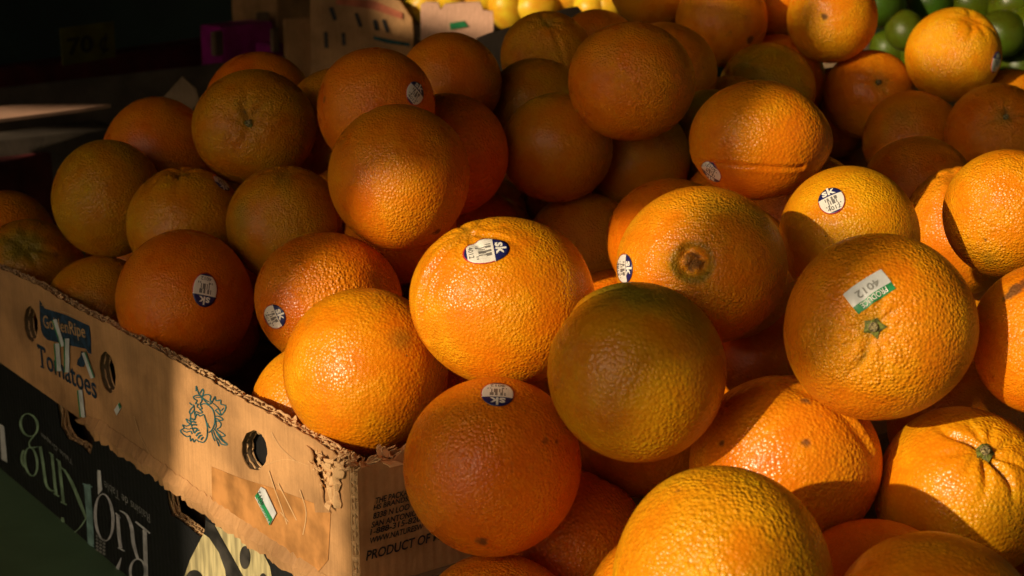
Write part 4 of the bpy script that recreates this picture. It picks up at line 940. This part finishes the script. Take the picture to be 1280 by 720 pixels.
# ================================================================== behind the heap
def citrus(name, c, r, long, axis, color, seed, label, cat, group, mat='lime', tip=.10):
    g = np.random.default_rng(seed); src, D = ICO[4]
    me = src.copy(); ax = np.array(axis, float); ax /= np.linalg.norm(ax); t = D @ ax
    h = 1 + (long - 1) * t ** 2 + tip * np.exp(-((np.arccos(np.clip(t, -1, 1))) / .25) ** 2) + tip * .5 * np.exp(-((math.pi - np.arccos(np.clip(t, -1, 1))) / .2) ** 2)
    w = g.normal(size=3) * 2; h += .015 * np.sin(D @ w + 1)
    me.vertices.foreach_set('co', (D * h[:, None] * r).reshape(-1)); me.update()
    for nm in ('green', 'scar'):
        at = me.attributes.new(nm, 'FLOAT', 'POINT')
    me.materials.append(M[mat])
    o = bpy.data.objects.new(name, me); col.objects.link(o); o.location = c; o.color = (*color, 1)
    return tag(o, label, cat, group)
# limes: a heap in a box behind the far right oranges
LZ = [(1100, 6, 1.95, 30), (1131, 38, 1.93, 24), (1163, -2, 2.0, 29), (1192, 22, 2.02, 26), (1213, 2, 2.0, 30), (1252, 42, 1.93, 29), (1264, 6, 1.98, 31), (1286, 36, 1.94, 27),
      (1225, -30, 2.07, 28), (1130, -22, 2.08, 28), (1180, -34, 2.12, 28), (1300, -12, 2.05, 30), (1272, -42, 2.12, 28), (1222, 72, 1.98, 24), (1276, 82, 1.96, 26), (1150, 68, 2.0, 24), (1112, 62, 2.03, 24)]
lr = random.Random(4)
llab = {0: 'glossy lime with a bright glint beside the far sunlit orange', 1: 'small upright lime wedged left of the wrinkled sunlit orange', 5: 'dark lime lying right of the wrinkled sunlit orange', 6: 'pale green lime with a highlight, topmost at the right'}
for i, (px, py, Y, rp) in enumerate(LZ):
    c = at_y(px, py, Y); r = rp / FPX * Y
    citrus('lime', c, r, 1.10, (lr.uniform(-1, 1), lr.uniform(-.6, .6), lr.uniform(-.5, .8)), (.050 * lr.uniform(.6, 1.5), .092 * lr.uniform(.7, 1.2), .004), 50 + i,
           llab.get(i, 'green lime in the heap behind the far oranges'), 'lime', 'limes heaped behind the oranges')
def level_board(name, a, b, z, depth, zbot, mat, parent=None, thick=None):
    """upright box-shaped board whose top edge runs from photo point a to b at height z; depth goes away from the viewer"""
    A = at_z(*a, z); B = at_z(*b, z); d = (B - A) / np.linalg.norm(B - A); n = np.array([-d[1], d[0], 0])
    L = np.linalg.norm(B - A); fr = Frame(A * np.array([1, 1, 0]), d, n, ZZ)
    me = box_mesh(name, (0, L, 0, depth, zbot, z), .0015); me.materials.append(M[mat])
    o = bpy.data.objects.new(name, me); col.objects.link(o)
    if parent is not None: o.parent = parent; o.matrix_parent_inverse = parent.matrix_basis.inverted()
    o.matrix_basis = fmat(fr); return o, fr, L
CZ = COUNTER_Z + .0005
o, fr, L = level_board('lime_box', (1085, 95), (1330, 92), .185, .36, CZ, 'kraft_dark')
tag(o, 'dark cardboard box under the limes behind the heap', 'box')
# dark flap standing at the far end of the heap
def flap(name, pix, Y, mat, thick=.006, parent=None):
    P = [at_y(px, py, Y) for px, py in pix]; v, f = curve_fill([[(p[0], p[2]) for p in P]], thick / 2)
    me = mesh_py(name, [(a, Y + c, b) for a, b, c in v], f); return link(name, me, M[mat], parent)
db = empty('far_box', at_y(660, 100, 1.78) * np.array([1, 1, 0]) + ZZ * CZ); tag(db, 'dark open cardboard box with a raised flap at the far end of the heap', 'box')
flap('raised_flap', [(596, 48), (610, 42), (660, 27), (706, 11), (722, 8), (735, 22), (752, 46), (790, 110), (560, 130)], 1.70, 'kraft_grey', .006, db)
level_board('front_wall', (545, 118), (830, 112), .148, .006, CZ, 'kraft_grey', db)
# box rim behind the left half of the heap, with its lit ledge and corner flap
kb = empty('empty_box', at_z(120, 125, .165) * np.array([1, 1, 0]) + ZZ * CZ); tag(kb, 'long empty cardboard box behind the left oranges, one ledge in sun', 'box')
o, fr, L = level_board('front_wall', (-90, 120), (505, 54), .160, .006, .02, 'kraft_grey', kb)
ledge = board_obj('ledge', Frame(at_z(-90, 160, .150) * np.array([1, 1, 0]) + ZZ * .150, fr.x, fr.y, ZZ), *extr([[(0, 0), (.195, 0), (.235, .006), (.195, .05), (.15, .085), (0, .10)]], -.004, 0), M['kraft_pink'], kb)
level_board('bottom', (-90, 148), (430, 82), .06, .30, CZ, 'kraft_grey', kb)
flap('corner_flap', [(202, 124), (228, 95), (246, 112), (250, 128), (236, 140)], 1.83, 'kraft_dark', .004, kb)
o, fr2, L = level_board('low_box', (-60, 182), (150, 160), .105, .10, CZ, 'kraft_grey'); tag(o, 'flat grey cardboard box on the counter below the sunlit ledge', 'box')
o, fr2, L = level_board('red_box', (-80, 222), (112, 178), .085, .05, CZ, 'red_paint'); tag(o, 'dark red box low behind the leftmost oranges', 'box')
# dark red shelf board, magenta carton, kraft boxes, lemons, wall and price card
o, fr3, L = level_board('red_shelf', (-150, 110), (330, 42), .165, .05, CZ, 'red_paint'); tag(o, 'long dark red shelf board in front of the green wall', 'shelf')
wl = link('green_partition', box_mesh('wall', (-2.6, 2.6, 3.2, 3.25, CZ, 1.55), .003), M['green_wall']); tag(wl, 'dark green partition behind the stall', 'wall')
pc = empty('price_card', at_z(120, 60, .168) * np.array([1, 1, 0]) + ZZ * .165); tag(pc, 'yellow price card reading 70 cents on the dark red shelf', 'sign')
PA, PB = at_z(87, 83, .165), at_z(153, 72, .165)
dx = (PB - PA) / np.linalg.norm(PB - PA); PF = Frame(PA + np.cross(ZZ, dx) * .012, dx, ZZ, np.cross(dx, ZZ))
wq = float(np.linalg.norm(PB - PA))
board_obj('card', PF, *extr([[(0, 0), (wq, 0), (wq, .050), (0, .050)]], -.0015, 0), M['yellow_card'], pc)
board_text('lettering', PF, '70', (wq * .10, .012), (wq * .58, .012), .024, M['dark_ink'], pc, .0006, .03)
px_strokes('lettering', PF, [], M['dark_ink'], pc) if False else None
cc = [(wq * .80 + .0085 * math.cos(t), .020 + .0085 * math.sin(t)) for t in np.linspace(.8, 5.5, 16)]
v, f = ribbon(cc, .004); v2, f2 = ribbon([(wq * .84, .035), (wq * .76, .006)], .003)
board_obj('cent_sign', PF, [(*q, .0006) for q in v] + [(*q, .0007) for q in v2], f + [tuple(i + len(v) for i in q) for q in f2], M['dark_ink'], pc)
mg = empty('magenta_carton', at_z(325, 78, .10) * np.array([1, 1, 0]) + ZZ * CZ); tag(mg, 'magenta printed carton with torn kraft edges', 'carton')
o, fr4, L = level_board('body', (278, 34), (341, 27), .195, .05, CZ, 'magenta', mg)
level_board('body', (338, 56), (354, 54), .166, .04, CZ, 'magenta', mg)
for k, (a, b, zt) in enumerate((((322, 16), (337, 15), .205), ((341, 36), (349, 35), .19), ((268, 40), (279, 38), .19))):
    level_board('torn_edge', a, b, zt, .008, zt - .035, 'kraft_dark', mg)
kb2 = empty('kraft_carton', at_y(365, 60, 2.42) * np.array([1, 1, 0]) + ZZ * CZ); tag(kb2, 'plain kraft carton beside the magenta one', 'box')
level_board('body', (344, -40), (392, -44), .27, .10, CZ, 'kraft', kb2); level_board('lower_tab', (357, 24), (388, 22), .213, .01, CZ, 'kraft', kb2)
kc = empty('printed_carton', at_y(455, 60, 2.45) * np.array([1, 1, 0]) + ZZ * CZ); tag(kc, 'kraft carton with dark handle slots and an orange stripe', 'box')
KY = 2.36
def card_face(nm, pix, mat, off, th=.004): 
    return flap(nm, pix, KY - off, mat, th, kc)
o = flap('front_face', [(389, -30), (440, -22), (500, 0), (515, 22), (517, 40), (512, 150), (389, 150)], KY, 'kraft', .02, kc)
for pix in ([(411, 10), (416, 9), (421, 24), (417, 26)], [(443, 17), (447, 16), (453, 33), (449, 34)], [(466, 26), (470, 24), (474, 38), (469, 38)], [(477, 25), (481, 24), (487, 40), (483, 41)]):
    flap('handle_slot', pix, KY - .0115, 'dark_ink', .002, kc)
flap('printed_stripe', [(420, -4), (470, 2), (503, 16), (503, 24), (465, 11), (420, 5)], KY - .0115, 'orange_stripe', .002, kc)
flap('printed_stripe', [(467, 45), (485, 49), (512, 54), (512, 58), (484, 54), (467, 49)], KY - .0115, 'teal_ink', .002, kc)
for pix in ([(405, 40), (409, 40), (410, 60), (406, 60)], [(427, 42), (431, 41), (432, 56), (428, 57)]): flap('printed_mark', pix, KY - .0115, 'charcoal_ink', .002, kc)
kp = empty('pale_carton', at_y(570, 60, 2.3) * np.array([1, 1, 0]) + ZZ * CZ); tag(kp, 'pale sunlit carton with a notched top edge and green stripe', 'box')
flap('front_face', [(526, 6), (533, 2), (548, 3), (551, 12), (556, 5), (575, 3), (600, 2), (604, 12), (616, 14), (617, 26), (612, 160), (526, 160)], 2.22, 'kraft_pink', .012, kp)
flap('printed_stripe', [(562, 29), (580, 26), (585, 33), (563, 37)], 2.2125, 'label_green', .002, kp)
# lemons in a box beyond
o, fr5, L = level_board('lemon_box', (505, 22), (800, 18), .18, .4, CZ, 'kraft_dark'); tag(o, 'cardboard box heaped with lemons beyond the dark flap', 'box')
lem = [(530, 5, 2.40, 22), (566, -6, 2.36, 22), (607, -8, 2.36, 24), (634, 12, 2.34, 23), (672, 8, 2.34, 24), (706, -4, 2.36, 22), (738, 6, 2.3, 21), (760, 6, 2.3, 19), (587, -32, 2.5, 24), (650, -28, 2.5, 24), (690, -36, 2.52, 24), (727, -34, 2.5, 24), (765, -30, 2.5, 24), (545, -36, 2.52, 24)]
for i, (px, py, Y, rp) in enumerate(lem):
    c = at_y(px, py, Y); r = rp / FPX * Y
    citrus('lemon', c, r, 1.22, (lr.uniform(-1, 1), lr.uniform(-.5, .5), lr.uniform(-.3, 1)), (.80 * lr.uniform(.92, 1.05), .47 * lr.uniform(.9, 1.1), .025), 150 + i,
           'yellow lemon in the box beyond the dark flap', 'lemon', 'lemons in the far box', tip=.16)

# ================================================================== unseen light blockers, shaped to set the shade on the stall
E1 = np.array([-SUN[1], SUN[0], 0]); E1 /= np.linalg.norm(E1)
E2 = np.cross(SUN, E1); E2 = E2 if E2[2] > 0 else -E2
SD = 2.3
SF = Frame(SUN * SD, E1 if np.cross(E1, E2) @ SUN > 0 else E1, E2, SUN)
def shade(name, poly, mat, label, cat):
    v, f = curve_fill(poly, .003)
    n = np.cross(E1, E2)
    V = [SUN * (SD + c * (1 if n @ SUN > 0 else -1)) + E1 * a + E2 * b for a, b, c in v]
    # CAM-independent: points of the pile whose sun ray passes (a, b) are shaded
    return tag(link(name, mesh_py(name, V, f), M[mat]), label, cat)
SHADES = True
if SHADES:
    shade('gobo_sheet', [[(-3.6, -.4), (-.842, -.4), (-.842, .20), (-.826, .31), (-.774, .345), (-.766, .43), (-.745, .458), (-.60, .487), (-.598, .56), (-.605, .64), (-.60, .673), (-.858, .673), (-.858, .715), (-.885, .715), (-.885, .698), (-1.79, .698), (-1.79, 1.9), (-3.6, 1.9)],
           [(-1.97, .35), (-1.735, .425), (-1.66, .468), (-1.68, .494), (-1.78, .458), (-1.97, .41)]], 'canvas', 'added dark sheet out of view, cut to cast the shade on the heap', 'light blocker')  # added sun blocker; outline and opening cut to fit the wanted light patches
    shade('gobo_board', [[(-.630, -.4), (-.630, .325), (-.58, .345), (-.540, .366), (-.525, .40), (-.506, .425), (-.503, .482), (-.402, .482), (-.404, .42), (-.415, .402), (-.452, .395), (-.462, .36), (-.47, .34), (-.49, .32), (-.50, -.4)]], 'wood', 'added board out of view, cut to cast a dark band on the front oranges', 'board')  # added sun blocker, outlined to darken a band of front oranges
    shade('gobo_post', [[(-.362, -.4), (-.358, .36), (-.345, .375), (-.20, .375), (-.20, -.4)]], 'wood', 'added post-shaped blocker out of view, shading the front right oranges', 'post')  # added sun blocker that keeps the lowest right oranges dark
cn = link('canopy', box_mesh('canopy', (-2.4, 2.6, -.75, 4.2, 1.6, 1.64), .01), M['canvas']); tag(cn, 'unseen dark canvas canopy, extended to cut sky light over the stall', 'canopy')  # out of view; front edge brought forward to cut sky light

for nm, x, y0, lb in (('side_sky_blocker', -1.55, 1.22, 'added dark green partition out of view, cutting sky light from the left'), ('side_sky_blocker', 1.25, -1.6, 'added dark green partition out of view, cutting sky light from the right')):
    tag(link(nm, box_mesh('partition', (x - .02, x + .02, y0, 3.19, CZ, 1.55), .003), M['green_wall']), lb, 'partition')  # unseen panels added at both ends to dim the sky light
tag(link('sky_blocker_wall', box_mesh('wall', (-.30, 2.4, -1.9, -1.85, CZ - .8, 3.2), .003), M['green_wall']), 'added dark wall behind the viewer, cutting sky light from the right front', 'wall')  # added to keep sky light off right-facing surfaces
